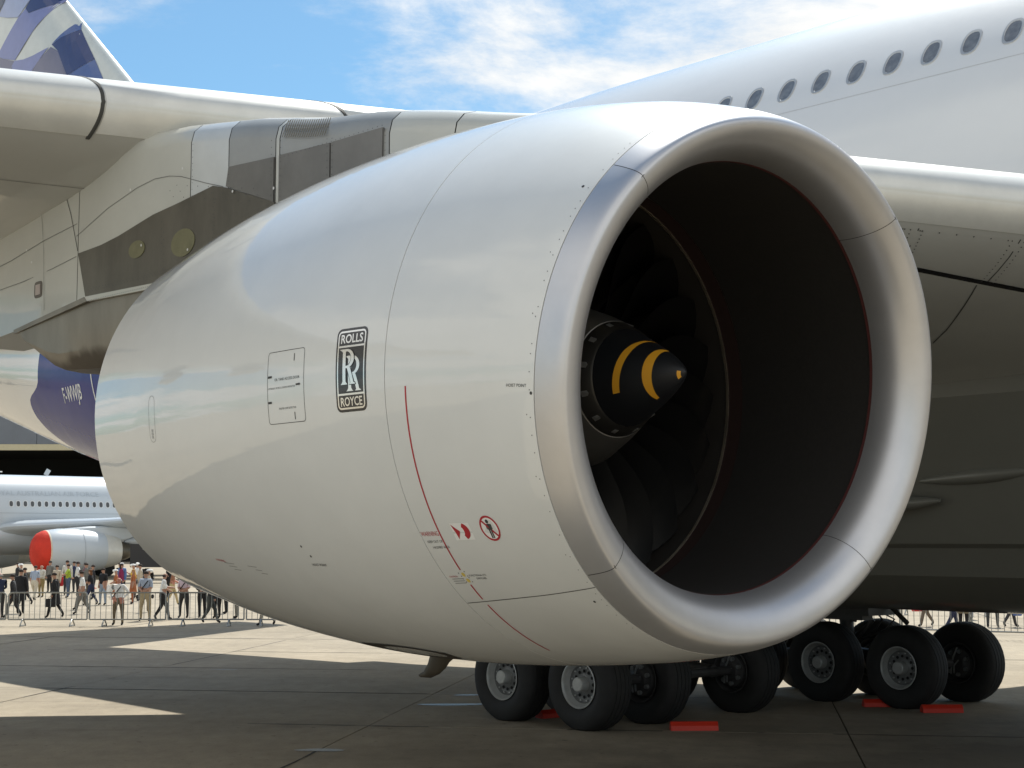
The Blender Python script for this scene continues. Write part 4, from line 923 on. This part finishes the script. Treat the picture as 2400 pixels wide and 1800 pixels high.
# ------------------------------------------------------------------ people
SKIN = mat('skin', (.42, .24, .17), .6); SKIN2 = mat('skin_red', (.50, .22, .16), .6)
CL = {}
def cloth(c):
    k = tuple(c)
    if k not in CL: CL[k] = mat('cloth_%d' % len(CL), c, .85, 0, 0, .12, 14, .004, 25)
    return CL[k]
BLACK, DARK, NAVY, WHITE, BEIGE, KHAKI, BROWN, GREY, JEAN, LBLUE, GREEN, YEL, REDC, RUST, PINK = (.012, .012, .014), (.03, .03, .033), (.02, .028, .07), (.78, .78, .76), (.50, .43, .33), (.36, .30, .19), (.14, .11, .07), (.16, .155, .14), (.10, .15, .24), (.34, .40, .50), (.42, .55, .06), (.70, .45, .08), (.55, .03, .04), (.38, .13, .05), (.62, .50, .56)
def body_mesh(pose, arms, build=1.0, long_coat=False, seed=0):
    rnd = random.Random(seed); J = {}; R = {}
    def j(n, x, y, z, r): J[n] = Vector((x, y, z)); R[n] = r
    # faces +x, y = left, heights as fractions of stature
    lean = .02 if pose == 'walk' else 0
    j('pel', 0, 0, .525, (.085 * build, .062 * build)); j('spi', lean * .4, 0, .63, (.078 * build, .060 * build)); j('che', lean, 0, .74, (.093 * build, .062 * build)); j('ntop', lean * 1.3, 0, .815, (.035, .033)); j('neck', lean * 1.6, 0, .855, (.032, .032)); j('head', lean * 2 + .012, 0, .905, (.048, .056)); j('crown', lean * 2 + .008, 0, .955, (.036, .042))
    for s, n in ((1, 'l'), (-1, 'r')):
        st = {'stand': .02, 'walk': .13, 'wide': .03}[pose] * s
        fwd = st
        j('hip' + n, 0, .05 * s * build, .49, (.062 * build, .058 * build))
        if pose == 'walk':
            if s > 0: kx, kz, ax, az, tx, tz = .10, .285, .15, .055, .215, .030
            else: kx, kz, ax, az, tx, tz = -.03, .285, -.155, .10, -.12, .030
        else: kx, kz, ax, az, tx, tz = .012, .28, .0, .045, .075, .018
        yy = .055 if pose != 'wide' else .085
        j('kne' + n, kx, yy * s, kz, (.040, .040)); j('ank' + n, ax, yy * s * 1.05, az, (.027, .026)); j('toe' + n, tx, yy * s * 1.15, tz, (.024, .020))
        j('sho' + n, lean, .098 * s, .795, (.043, .042))
        mode = arms if isinstance(arms, str) else arms[0 if s > 0 else 1]
        if mode == 'down': e, h_ = (.0, .125, .64), (.035, .128, .49)
        elif mode == 'swing': e, h_ = (-.06 * s, .125, .64), (-.02 * s + .05, .125, .50)
        elif mode == 'hip': e, h_ = (-.03, .20, .66), (.04, .115, .55)
        elif mode == 'front': e, h_ = (.02, .13, .65), (.13, .04, .60)
        elif mode == 'up': e, h_ = (.07, .13, .68), (.16, .05, .74)
        elif mode == 'out': e, h_ = (.08, .14, .67), (.20, .13, .66)
        else: e, h_ = (.0, .125, .64), (.035, .128, .49)
        j('elb' + n, e[0] + lean, e[1] * s, e[2], (.030, .030)); j('wri' + n, h_[0] + lean, h_[1] * s, h_[2], (.021, .020)); d = Vector((h_[0] - e[0], (h_[1] - e[1]) * s, h_[2] - e[2])).normalized() * .045; j('han' + n, h_[0] + lean + d.x, h_[1] * s + d.y, h_[2] + d.z, (.018, .022))
    ed = [('pel', 'spi'), ('spi', 'che'), ('che', 'ntop'), ('ntop', 'neck'), ('neck', 'head'), ('head', 'crown')]
    for n in 'lr': ed += [('pel', 'hip' + n), ('hip' + n, 'kne' + n), ('kne' + n, 'ank' + n), ('ank' + n, 'toe' + n), ('che', 'sho' + n), ('sho' + n, 'elb' + n), ('elb' + n, 'wri' + n), ('wri' + n, 'han' + n)]
    ks = list(J); idx = {k: i for i, k in enumerate(ks)}
    me = bpy.data.meshes.new('body'); me.from_pydata([J[k] for k in ks], [(idx[a], idx[b]) for a, b in ed], []); ob = bpy.data.objects.new('body', me); COL.objects.link(ob)
    mod = ob.modifiers.new('s', 'SKIN'); mod.use_smooth_shade = True
    for k in ks: sv = me.skin_vertices[0].data[idx[k]]; sv.radius = R[k] if isinstance(R[k], tuple) else (R[k], R[k]); sv.use_root = (k == 'pel')
    sb = ob.modifiers.new('u', 'SUBSURF'); sb.levels = 1; sb.render_levels = 1
    dg = bpy.context.evaluated_depsgraph_get(); m2 = bpy.data.meshes.new_from_object(ob.evaluated_get(dg)); bpy.data.objects.remove(ob)
    def dseg(p, a, b): ab = b - a; t = max(0, min(1, (p - a).dot(ab) / ab.length_squared)); return (p - a - ab * t).length
    shirt = [('spi', 'che'), ('che', 'ntop'), ('che', 'shol'), ('che', 'shor'), ('shol', 'elbl'), ('shor', 'elbr')]; sl = [('elbl', 'wril'), ('elbr', 'wrir')]; skin = [('neck', 'head'), ('head', 'crown'), ('wril', 'hanl'), ('wrir', 'hanr')]; leg = [('pel', 'spi'), ('pel', 'hipl'), ('pel', 'hipr'), ('hipl', 'knel'), ('hipr', 'kner'), ('knel', 'ankl'), ('kner', 'ankr')]; shoe = [('ankl', 'toel'), ('ankr', 'toer')]
    for p in m2.polygons:
        c = p.center; best = min(((dseg(c, J[a], J[b]), mi) for mi, grp in enumerate((shirt, leg, skin, sl, shoe)) for a, b in grp))
        mi = best[1]
        if mi == 1 and c.z > .575: mi = 0
        if mi == 0 and c.z < .56 and abs(c.y) < .11 and not long_coat: mi = 1
        p.material_index = mi
        p.use_smooth = True
    return m2, J
def person(x, y, hd, H, label, shirt, trousers, pose='stand', arms='down', sleeves='long', hair=(.03, .02, .015), hat=None, bald=False, long_hair=False, skin=SKIN, bag=None, coat=False, build=1.0, skirt=False, shorts=False, strap=False, shoe=BLACK):
    t = thing('person', label, 'person', (x, y, 0), radians(hd), 'people walking behind the barriers')
    t.scale = (H, H, H)
    build *= 1.16
    me, J = body_mesh(pose, arms, build, coat, int(x * 10))
    for m in (cloth(shirt), cloth(trousers), skin, cloth(shirt) if sleeves == 'long' else skin, cloth(shoe)): me.materials.append(m)
    zmin = min(v.co.z for v in me.vertices); me.transform(Matrix.Translation((0, 0, -zmin)))
    o = bpy.data.objects.new('body', me); COL.objects.link(o); o.parent = t
    hc = J['head'] + Vector((0, 0, -zmin))
    def blob(name, c, r, m, zcut=-2, n=10, k=6):
        v = []; f = []
        for i in range(k + 1):
            ph = -pi / 2 + pi * i / k
            for q in range(n): a = 2 * pi * q / n; v.append(Vector(c) + Vector((r[0] * cos(ph) * cos(a), r[1] * cos(ph) * sin(a), max(zcut, r[2] * sin(ph)))))
        for i in range(k):
            for q in range(n): f.append((i * n + q, i * n + (q + 1) % n, (i + 1) * n + (q + 1) % n, (i + 1) * n + q))
        return smooth_fix(obj(name, v, f, m, t), 60)
    # nose so the face reads
    nb = blob('nose', hc + Vector((.058, 0, -.008)), (.010, .007, .012), skin, n=6, k=4); 
    if hat:
        blob('hat', hc + Vector((-.004, 0, .03)), (.062, .057, .045), cloth(hat), 0.0); MB().tube([hc + Vector((.03, 0, .03)), hc + Vector((.085, 0, .026))], [.045, .03], 8).build('hat_brim', cloth(hat), t)
    elif not bald: blob('hair', hc + Vector((-.012, 0, .022)), (.058, .054, .052), cloth(hair), -.012)
    else: blob('hair', hc + Vector((-.022, 0, -.002)), (.044, .056, .030), cloth(hair))
    if long_hair: blob('long_hair', hc + Vector((-.035, 0, -.055)), (.032, .05, .085), cloth(hair))
    if coat:
        rings = []
        for z, rx, ry in ((.80, .06, .10), (.74, .072, .115), (.62, .072, .108), (.50, .085, .118), (.38, .10, .125), (.30, .105, .13)):
            rings.append([(rx * cos(q) + (.01 if z > .5 else .0), ry * sin(q), z - zmin) for q in [2 * pi * i / 14 for i in range(14)]])
        v, f = loft(rings); smooth_fix(obj('coat', v, f, cloth(shirt), t))
    if skirt:
        v, f = loft([[(rx * cos(q), rx * 1.2 * sin(q), z - zmin) for q in [2 * pi * i / 12 for i in range(12)]] for z, rx in ((.66, .07), (.5, .09), (.32, .115))]); smooth_fix(obj('skirt', v, f, cloth(trousers), t))
    if strap: MB().tube([(.075, .07, .78), (.098, 0, .68), (.09, -.10, .56)], .011, 5).build('strap', cloth(BLACK), t)
    if bag:
        side, c, sz, kind = bag; h_ = J['han' + side] + Vector((0, 0, -zmin)); w3 = t.matrix_world if False else None
        rz = radians(hd); p = Vector((h_.x * cos(rz) - h_.y * sin(rz), h_.x * sin(rz) + h_.y * cos(rz), h_.z)) * H + Vector((x, y, 0))
        mb = MB(); d = sz
        rings = [[(d[0] / 2 * kx * (abs(cos(q)) ** .6) * (1 if cos(q) > 0 else -1), d[1] / 2 * kx * (abs(sin(q)) ** .6) * (1 if sin(q) > 0 else -1), z) for q in [2 * pi * i / 12 for i in range(12)]] for z, kx in ((-d[2] - .06, .85), (-d[2] * .9 - .06, 1), (-.10, .97), (-.06, .75))]
        v, f = loft(rings); bo = thing('bag', kind, 'bag', p, rz, None); smooth_fix(obj('bag_body', v, f, cloth(c), bo)); MB().tube([(-.07, 0, -.07), (-.05, 0, -.01), (0, 0, .012), (.05, 0, -.01), (.07, 0, -.07)], .008, 5).build('handle', cloth(c), bo, True)
    return t
P = person
P(-18.35, 57.3, 120, 1.66, 'bald man in dark suit at the left edge with navy shoulder bag', NAVY, DARK, 'stand', 'front', bald=True, hair=(.25, .24, .22), bag=('r', NAVY, (.36, .12, .38), 'navy blue shoulder bag of the bald man at the left edge'))
P(-17.95, 57.6, 180, 1.62, 'man in dark suit striding behind the bald man at left', DARK, DARK, 'walk', 'swing')
P(-23.6, 76.8, 200, 1.68, 'person in beige with a white cap at far left', BEIGE, BEIGE, 'stand', 'down', hat=WHITE)
P(-20.8, 68.4, 190, 1.66, 'man in black suit walking with a blue plastic bag', BLACK, BLACK, 'walk', ('down', 'front'), bag=('r', (.22, .30, .55), (.42, .16, .45), 'blue plastic bag carried by the man in black suit'))
P(-22.0, 73.6, 80, 1.66, 'person in grey-blue shirt and pale trousers seen from behind', LBLUE, (.55, .50, .40), 'walk', 'down', sleeves='short')
P(-22.8, 77.4, 250, 1.62, 'man in light shirt and olive trousers before the red engine cover', (.55, .54, .48), (.25, .19, .08), 'stand', 'front', bald=True, hair=(.3, .28, .25))
P(-21.74, 76.3, 260, 1.62, 'person in cream top behind the man in the long coat', BEIGE, DARK, 'stand', 'down')
P(-16.35, 57.3, 180, 1.68, 'man in long black coat striding left with a briefcase', BLACK, BLACK, 'walk', 'swing', coat=True, build=1.08, bag=('l', BLACK, (.40, .12, .30), 'black briefcase of the man in the long coat'))
P(-22.4, 80.4, 100, 1.80, 'dark-haired man in pale top right of the red engine cover', (.6, .58, .52), DARK, 'stand', 'down')
P(-21.35, 76.85, 200, 1.66, 'person in lime green t-shirt with a red bag', GREEN, JEAN, 'stand', 'out', sleeves='short', bag=('l', REDC, (.34, .18, .46), 'bright red bag held by the person in green'))
P(-20.9, 76.85, 10, 1.78, 'man in white shirt and dark shorts facing right', WHITE, DARK, 'stand', 'front', sleeves='long')
P(-20.35, 76.3, 20, 1.72, 'dark-haired man half hidden behind the white shirts', GREY, DARK, 'stand', 'down')
P(-16.15, 60.2, 190, 1.68, 'man in white short-sleeved shirt and grey trousers walking left', WHITE, GREY, 'walk', 'swing', sleeves='short')
P(-19.6, 74.7, 200, 1.66, 'man in dark jacket and white collar left of the long-haired woman', DARK, DARK, 'stand', 'down')
P(-18.0, 68.4, 170, 1.58, 'woman with long brown hair in black top and jeans', BLACK, NAVY, 'walk', 'front', sleeves='short', long_hair=True, hair=(.16, .07, .03), bag=('r', BROWN, (.30, .12, .34), 'brown shoulder bag of the long-haired woman'))
P(-17.5, 68.4, 240, 1.62, 'man in black t-shirt and pale blue jeans', BLACK, (.26, .33, .42), 'wide', 'down', sleeves='short')
P(-16.95, 68.4, 200, 1.56, 'woman in white sun hat carrying a white bag', RUST, RUST, 'stand', 'front', sleeves='short', hat=WHITE, skirt=True, bag=('r', WHITE, (.30, .14, .40), 'white carrier bag held by the woman in a sun hat'))
P(-16.5, 69.6, 200, 1.54, 'woman with fair hair in a rust dress', RUST, RUST, 'stand', 'down', sleeves='short', long_hair=True, hair=(.40, .22, .08), skirt=True)
P(-17.7, 74.7, 190, 1.70, 'person in yellow shirt and white cap', YEL, LBLUE, 'stand', 'up', hat=WHITE, sleeves='short')
P(-18.9, 77.4, 250, 1.72, 'man in blue shirt and grey cap beneath the engine exhaust', (.10, .18, .38), DARK, 'stand', 'down', hat=(.5, .5, .5))
P(-12.9, 52.45, 262, 1.62, 'red-faced man in white shirt with hand on hip and diagonal strap', WHITE, BROWN, 'wide', ('hip', 'hip'), skin=SKIN2, bald=True, hair=(.5, .48, .45), strap=True, build=1.08)
P(-17.9, 76.3, 265, 1.74, 'officer in white shirt, dark tie and white peaked cap', WHITE, DARK, 'stand', 'front', hat=WHITE, sleeves='short')
P(-12.65, 55.2, 262, 1.76, 'man in blue-grey shirt with a camera and khaki trousers', LBLUE, KHAKI, 'wide', 'front', sleeves='short', strap=True)
P(-12.2, 55.8, 20, 1.72, 'bald man in white shirt and black trousers leaning forward', WHITE, BLACK, 'walk', ('out', 'front'), sleeves='short', bald=True, hair=(.04, .03, .03))
P(-14.55, 68.4, 10, 1.66, 'woman in tan trousers stepping right', (.30, .14, .08), (.48, .38, .20), 'walk', 'front', sleeves='short', long_hair=True, hair=(.25, .14, .07), skin=SKIN2)
P(-11.75, 57.3, 255, 1.66, 'man in pink shirt with a dark shoulder strap', PINK, DARK, 'wide', 'front', sleeves='short', strap=True)
P(-11.1, 57.3, 280, 1.62, 'man in black suit next to the pink shirt', BLACK, BLACK, 'stand', 'front')
P(-10.15, 53.8, 10, 1.66, 'person in dark grey striding in front of the black suits', DARK, (.06, .065, .06), 'walk', 'swing')
P(-10.5, 57.0, 250, 1.62, 'person in black trousers behind the striding one', BLACK, BLACK, 'stand', 'down')
P(-9.8, 57.0, 200, 1.62, 'person in grey trousers partly hidden by the engine cowl', GREY, (.20, .20, .18), 'stand', 'down')
P(-8.0, 52.3, 190, 1.62, 'person whose beige trouser legs show below the engine cowl', BEIGE, (.42, .38, .30), 'walk', 'down')
P(13.4, 51.7, 190, 1.66, 'walker with a red bag beneath the belly', GREY, (.16, .13, .10), 'walk', 'front', bag=('r', REDC, (.42, .14, .40), 'red bag carried by the walker beneath the belly'))
P(13.35, 48.6, 10, 1.70, 'walker in navy suit just right of the red bag', NAVY, NAVY, 'walk', 'swing')
P(14.05, 49.8, 250, 1.70, 'walker in brown coat above the rightmost tyre', (.16, .13, .08), BLACK, 'stand', 'down', coat=True)
P(16.1, 56.2, 200, 1.62, 'walker in blue jeans between brown coat and dark pair', JEAN, JEAN, 'stand', 'down')
P(15.4, 51.3, 260, 1.68, 'dark-trousered person standing near the right edge', DARK, (.05, .055, .06), 'wide', 'down')
P(15.95, 51.3, 10, 1.66, 'dark-trousered person striding right at the right edge', DARK, (.05, .05, .055), 'walk', 'swing', bag=('r', (.10, .16, .40), (.3, .15, .3), 'small blue bag at the right edge'))

for (x, y, hd, H, lab, sh, tr, kw) in (
    (-24.6, 79.5, 180, 1.70, 'dark-clad man at far left half behind the white-capped person', DARK, DARK, {}), (-24.3, 84.0, 250, 1.72, 'man in charcoal jacket under the tanker nose section', GREY, BLACK, {}), (-22.9, 83.5, 200, 1.70, 'man in navy pullover just left of the red engine cover', NAVY, DARK, {}),
    (-21.9, 82.0, 200, 1.66, 'woman in maroon top right of the red engine cover', (.22, .03, .06), BLACK, dict(long_hair=True)), (-19.4, 79.0, 250, 1.70, 'dark figure between the green t-shirt and the white shirts', BLACK, BLACK, {}), (-18.6, 76.0, 20, 1.70, 'woman in maroon cardigan behind the long-haired woman', (.25, .02, .08), NAVY, dict(long_hair=True)),
    (-17.0, 73.0, 200, 1.72, 'man in beige jacket behind the sun hat', BEIGE, GREY, {}), (-16.2, 75.5, 160, 1.74, 'man in black jacket with yellow cap by the truck', BLACK, BLACK, dict(hat=YEL)), (-14.0, 61.5, 10, 1.70, 'woman in cream hat behind the bald man', BEIGE, BROWN, dict(hat=WHITE)),
    (-10.8, 60.5, 200, 1.6, 'person with red hair crouching behind the black suits', BLACK, BLACK, dict(hair=(.3, .08, .03))), (-18.6, 60.5, 90, 1.72, 'man in black overcoat with his back turned at the left edge', BLACK, BLACK, dict(coat=True)), (-17.2, 64.0, 180, 1.66, 'grey-suited man walking left behind the long coat', GREY, GREY, dict(pose='walk', arms='swing'))):
    P(x, y, hd, H, lab, sh, tr, **kw)

# ------------------------------------------------------------------ pushchair and traffic cone
def pushchair():
    t = thing('pushchair', 'black folded-hood pushchair beside the officer', 'pushchair', (-17.35, 75.6, 0), radians(250))
    mb = MB(); mb.box((0, 0, .52), (.45, .40, .10)); mb.box((-.2, 0, .72), (.08, .40, .42), Matrix.Rotation(-.25, 3, 'Y')); mb.build('seat', cloth(BLACK), t)
    v, f = loft([[(.26 * cos(q) - .15, y, .90 + .22 * sin(q)) for q in [pi * i / 8 for i in range(9)]] for y in (-.2, .2)], closed=False, caps=False); obj('hood', v, f, cloth(DARK), t)
    for y in (-.2, .2): MB().tube([(.32, y, .1), (-.05, y, .5), (-.48, y, 1.02)], .014, 6).build('side_tube', M_galv, t); MB().tube([(-.3, y, .1), (.15, y, .52)], .014, 6).build('side_tube', M_galv, t)
    for x in (-.3, .32):
        for y in (-.22, .22): MB().tube([(x, y - .02, .1), (x, y + .02, .1)], .10, 14).build('wheel', M_tyre, t)
pushchair()
def cone(x, y, s, label):
    t = thing('traffic_cone', label, 'traffic cone', (x, y, 0)); MB().box((0, 0, .02), (.38, .38, .04)).build('base', M_chock, t)
    for z0, z1, m in ((.04, .22, M_chock), (.22, .34, M_white), (.34, .55, M_chock), (.55, .62, M_white), (.62, .72, M_chock)):
        MB().tube([(0, 0, z0), (0, 0, z1)], [.15 - .165 * z0, .15 - .165 * z1], 14).build('band', m, t, True)
cone(-23.9, 91.0, 1, 'red and white traffic cone far behind the crowd')

# ------------------------------------------------------------------ grey tanker aircraft with covered engine
def tanker():
    ang = radians(158); t = thing('grey_tanker_aircraft', 'pale grey twin-engine military aircraft parked before the hangar', 'aircraft', (-37.9, 120.7, 0), radians(216))
    # local: +x nose, y port side faces the camera (y = left), z up
    R_ = 2.82; zc = 4.85; n = 64
    rings = []
    for i in range(61):
        x = -32 + 62 * i / 60; k = 1.0; dz = 0
        if x > 22: k = sqrt(max(.02, 1 - ((x - 22) / 8) ** 2))
        if x < -16: q = (-16 - x) / 16; k = 1 - .75 * q ** 1.3; dz = 1.4 * q ** 1.4
        rings.append([(x, R_ * k * cos(a), zc + dz + R_ * k * sin(a)) for a in [2 * pi * j / n for j in range(n)]])
    v, f = loft(rings); fu = smooth_fix(obj('fuselage', v, f, M_tank, t))
    def sk(x, z, d=0.0): q = math.asin((z - zc) / R_); return Vector((x, (R_ + d) * cos(q), zc + (R_ + d) * sin(q)))
    xs = [2.15] + [1.05 - .533 * k for k in range(0, 22)] + [3.2 + .533 * k for k in range(14)]
    for x in xs:
        P_ = [sk(x + .13 * (abs(cos(q)) ** .7) * (1 if cos(q) > 0 else -1), 5.42 + .20 * (abs(sin(q)) ** .8) * (1 if sin(q) > 0 else -1), .02) for q in [2 * pi * i / 14 for i in range(14)]]
        Q_ = [sk(x + .19 * (abs(cos(q)) ** .7) * (1 if cos(q) > 0 else -1), 5.42 + .26 * (abs(sin(q)) ** .8) * (1 if sin(q) > 0 else -1), .012) for q in [2 * pi * i / 14 for i in range(14)]]
        fr = obj('cabin_window', Q_, [tuple(range(14))], mat('tanker_window_rim', (.66, .68, .68), .4), fu); obj('pane', P_, [tuple(range(14))], mat('tanker_window', (.07, .075, .08), .3), fr)
    tv, tf = text_mesh('ROYAL AUSTRALIAN AIR FORCE', .62); w_ = max(p[0] for p in tv) - min(p[0] for p in tv)
    o = obj('air_force_lettering', [sk(-1.6 - x * 8.3 / w_, 6.2 + y * .8, .015) for x, y in tv], tf, mat('faint_grey_lettering', (.44, .485, .52), .5), fu); o['label'] = 'faint grey lettering ROYAL AUSTRALIAN AIR FORCE'
    v = []; 
    for i in range(40): x = 15 - .8 * i; v += [sk(x, 4.75, .004), sk(x, 4.72, .004)]
    obj('paint_line', v, [(2 * i, 2 * i + 1, 2 * i + 3, 2 * i + 2) for i in range(39)], M_tankd, fu)
    MB().box((-2.6, 0, zc + R_ + .25), (.35, .05, .5), Matrix.Rotation(-.5, 3, 'Y')).build('blade_antenna', M_tank, t)
    # belly and wing root
    v, f = loft([[(x, (2.9 * k + .2) * cos(a), 3.15 + (1.55 * k) * sin(a)) for a in [2 * pi * j / 32 for j in range(32)]] for x, k in ((7.5, .05), (6.5, .5), (4.5, .85), (1, 1), (-8, 1), (-12, .6), (-15, .1))]); smooth_fix(obj('belly_fairing', v, f, M_tank, t))
    rings = []
    for y, xle, c, z in ((1.5, 3.0, 10.5, 3.35), (3.5, 1.5, 9.3, 3.72), (6, -.5, 7.9, 3.86), (9.4, -3.05, 6.2, 4.02), (15, -6.9, 4.9, 4.4), (22, -11.7, 3.4, 5.0), (28, -15.8, 2.0, 5.6)):
        xs_ = [0, .01, .03, .07, .14, .28, .5, .75, 1.0]; rings.append([(xle - x * c, y, z + c * naca(x, .125) - .02 * c * x) for x in reversed(xs_)] + [(xle - x * c, y, z - c * naca(x, .125) - .02 * c * x) for x in xs_[1:-1]])
    v, f = loft(rings); wg = smooth_fix(obj('wing', v, f, M_tank, t)); v2 = [(p[0], -p[1], p[2]) for p in v]; smooth_fix(obj('wing', v2, f, M_tank, t))
    # engines
    for s in (1, -1):
        ex, ey, ez = 1.1, 9.4 * s, 1.95
        def rv(name, prof, m, par, k=36): 
            v = []; 
            for (a, r) in prof:
                for q in range(k): v.append((ex - a, ey + r * cos(2 * pi * q / k), ez + r * sin(2 * pi * q / k)))
            ff = [(i * k + q, i * k + (q + 1) % k, (i + 1) * k + (q + 1) % k, (i + 1) * k + q) for i in range(len(prof) - 1) for q in range(k)]
            return smooth_fix(obj(name, v, ff, m, par), 30)
        c_ = rv('engine_cowl', [(.12, 1.24), (.0, 1.30), (.10, 1.40), (.4, 1.50), (1.2, 1.60), (2.2, 1.62), (3.4, 1.52), (4.5, 1.30), (4.5, 1.24)], M_tank, t); c_['label'] = 'round grey engine cowl with an aluminium tail ring'
        rv('red_cover', [(-.62, .02), (-.58, .5), (-.46, .95), (-.22, 1.27), (.10, 1.43), (.26, 1.48), (.30, 1.47)], M_cover, c_); rv('cover_rim', [(.25, 1.475), (.30, 1.50), (.36, 1.495), (.38, 1.47)], mat('cream_strap', (.65, .58, .45), .7), c_)
        rv('tail_ring', [(4.5, 1.22), (4.5, 1.26), (5.2, 1.13), (5.7, .98), (5.7, .9), (4.6, .8)], M_slat, c_)
        rv('exhaust_cone', [(4.6, .8), (5.7, .74), (6.3, .62), (7.2, .22), (7.6, .02)], M_shield, c_)
        rv('cowl_seam', [(2.7, 1.592), (2.72, 1.598), (2.74, 1.590)], M_tankd, c_)
        rings = []
        for a, zt, w2 in ((1.2, 3.50, .10), (2.0, 3.60, .22), (3.5, 3.72, .24), (5.4, 3.75, .24), (7.0, 3.6, .22), (8.2, 3.4, .12)):
            zb_ = 3.2 if a < 5 else 2.6 + (a - 5) * .2; rings.append([(ex - a, ey + w2 * x, z) for x, z in ((-1, zb_), (-1, zt - .1), (-.5, zt), (.5, zt), (1, zt - .1), (1, zb_))])
        v, f = loft(rings); smooth_fix(obj('engine_pylon', v, f, M_tank if s < 0 else M_tank, t))
        rings = [[(ex - a, ey + r * cos(q), 2.7 + .1 * (a - 7) + r * .8 * sin(q)) for q in [2 * pi * j / 12 for j in range(12)]] for a, r in ((6.2, .1), (6.8, .35), (8.0, .42), (9.6, .30), (10.6, .05))]; v, f = loft(rings); smooth_fix(obj('flap_fairing', v, f, M_tank, t))
    for x0_, y0_ in ((-4.2, 3.2), (-4.2, 5.2)):
        for dx in (0, -1.6):
            for dy in (0, 1.1):
                o = MB().tube([(x0_ + dx, y0_ - 4.2 * (y0_ > 5) * 2 + dy - .2, .62), (x0_ + dx, y0_ - 4.2 * (y0_ > 5) * 2 + dy + .2, .62)], .62, 22).build('main_wheel', M_tyre, t, True)
        MB().tube([(x0_ - .8, y0_ - 4.2 * (y0_ > 5) * 2 + .5, .6), (x0_ - .8, y0_ - 4.2 * (y0_ > 5) * 2 + .5, 3.0)], .16, 10).build('oleo_strut', M_rim, t, True)
    MB().tube([(20, -.15, .5), (20, .15, .5)], .5, 20).build('nose_wheel', M_tyre, t); MB().tube([(20, 0, .5), (20, 0, 3.0)], .12, 10).build('nose_strut', M_rim, t)
    # fin
    v, f = loft([[(-22.5 - (z - 7.5) * .85 - x * c, s_ * w2, z) for s_, x, w2 in ((1, 0, .0), (1, .1, .2), (1, .5, .25), (1, 1, .02), (-1, .5, .25), (-1, .1, .2))] for z, c in ((6.8, 7.6), (16.5, 3.2))]); smooth_fix(obj('tail_fin', v, f, M_tank, t))
tanker()
# white work platform rail behind the tanker
def platform():
    t = thing('work_platform', 'white railed work platform standing behind the grey aircraft', 'platform', (-45.0, 131.0, 0))
    for x in (-7, -4.6, -2.2, .2, 2.6): MB().tube([(x, 0, 0), (x, 0, 8.35)], .05, 6).build('post', M_white, t)
    for z in (7.55, 8.35): MB().tube([(-7, 0, z), (2.9, 0, z)], .06, 6).build('rail', M_white, t)
    MB().box((-2.2, .8, 7.3), (10, 1.8, .08)).build('deck', M_galv, t)
    for x in (-7, 2.6): MB().tube([(x, 1.6, 0), (x, 1.6, 7.3)], .05, 6).build('post', M_white, t)
platform()

# ------------------------------------------------------------------ hangar
def hangar():
    t = thing('hangar', 'wide hangar with blue-grey cladding, cream lintel and dark open front', 'hangar', (-30, 200, 0))
    x0, x1 = -150, 110
    MB().box(((x0 + x1) / 2, 30, 7.55), (x1 - x0, .4, 15.1)).build('rear_wall', M_hangB, t)
    MB().box(((x0 + x1) / 2, 15, 14.6), (x1 - x0 - .8, 30, .5)).build('ceiling', M_hangB, t)
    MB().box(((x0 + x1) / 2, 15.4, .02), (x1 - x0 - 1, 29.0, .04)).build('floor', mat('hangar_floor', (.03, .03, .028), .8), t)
    MB().box(((x0 + x1) / 2, .2, 14.35), (x1 - x0, .9, .75)).build('lintel', M_hangC, t)
    for i in range(52):
        MB().box((x0 + 2.5 + 5.0 * i, .1, 18.6), (4.94, .4, 7.7)).build('cladding_panel', M_hangG, t)
    MB().box(((x0 + x1) / 2, 15, 22.7), (x1 - x0 + 1, 31.5, .5)).build('roof', M_hangG, t)
    for x in (x0, x1): MB().box((x, 15, 11), (.6, 30, 22)).build('side_wall', M_hangG, t)
    for i in range(1, 6): MB().box((x0 + (x1 - x0) * i / 6, 1.0, 7.0), (1.2, 1.2, 13.9)).build('door_pier', M_hangB, t)
hangar()
# service truck glimpsed under the tanker's tail
def truck():
    t = thing('service_truck', 'dark service truck glimpsed behind the officer', 'truck', (-22.6, 104, 0), radians(5))
    MB().box((0, 0, 1.75), (4.2, 2.2, 1.5)).build('box_body', mat('truck_black', (.02, .02, .022), .5), t); MB().box((2.9, 0, 1.35), (1.5, 2.1, 1.6)).build('cab', M_tank, t); MB().box((3.3, -1.06, 1.65), (.6, .02, .55)).build('window', M_glass, t)
    MB().box((.3, -1.12, 2.2), (3.2, .03, .12)).build('light_strip', M_white, t)
    for x in (-1.3, 2.7):
        for y in (-.95, .95): MB().tube([(x, y - .14, .45), (x, y + .14, .45)], .45, 18).build('wheel', M_tyre, t, True)
truck()
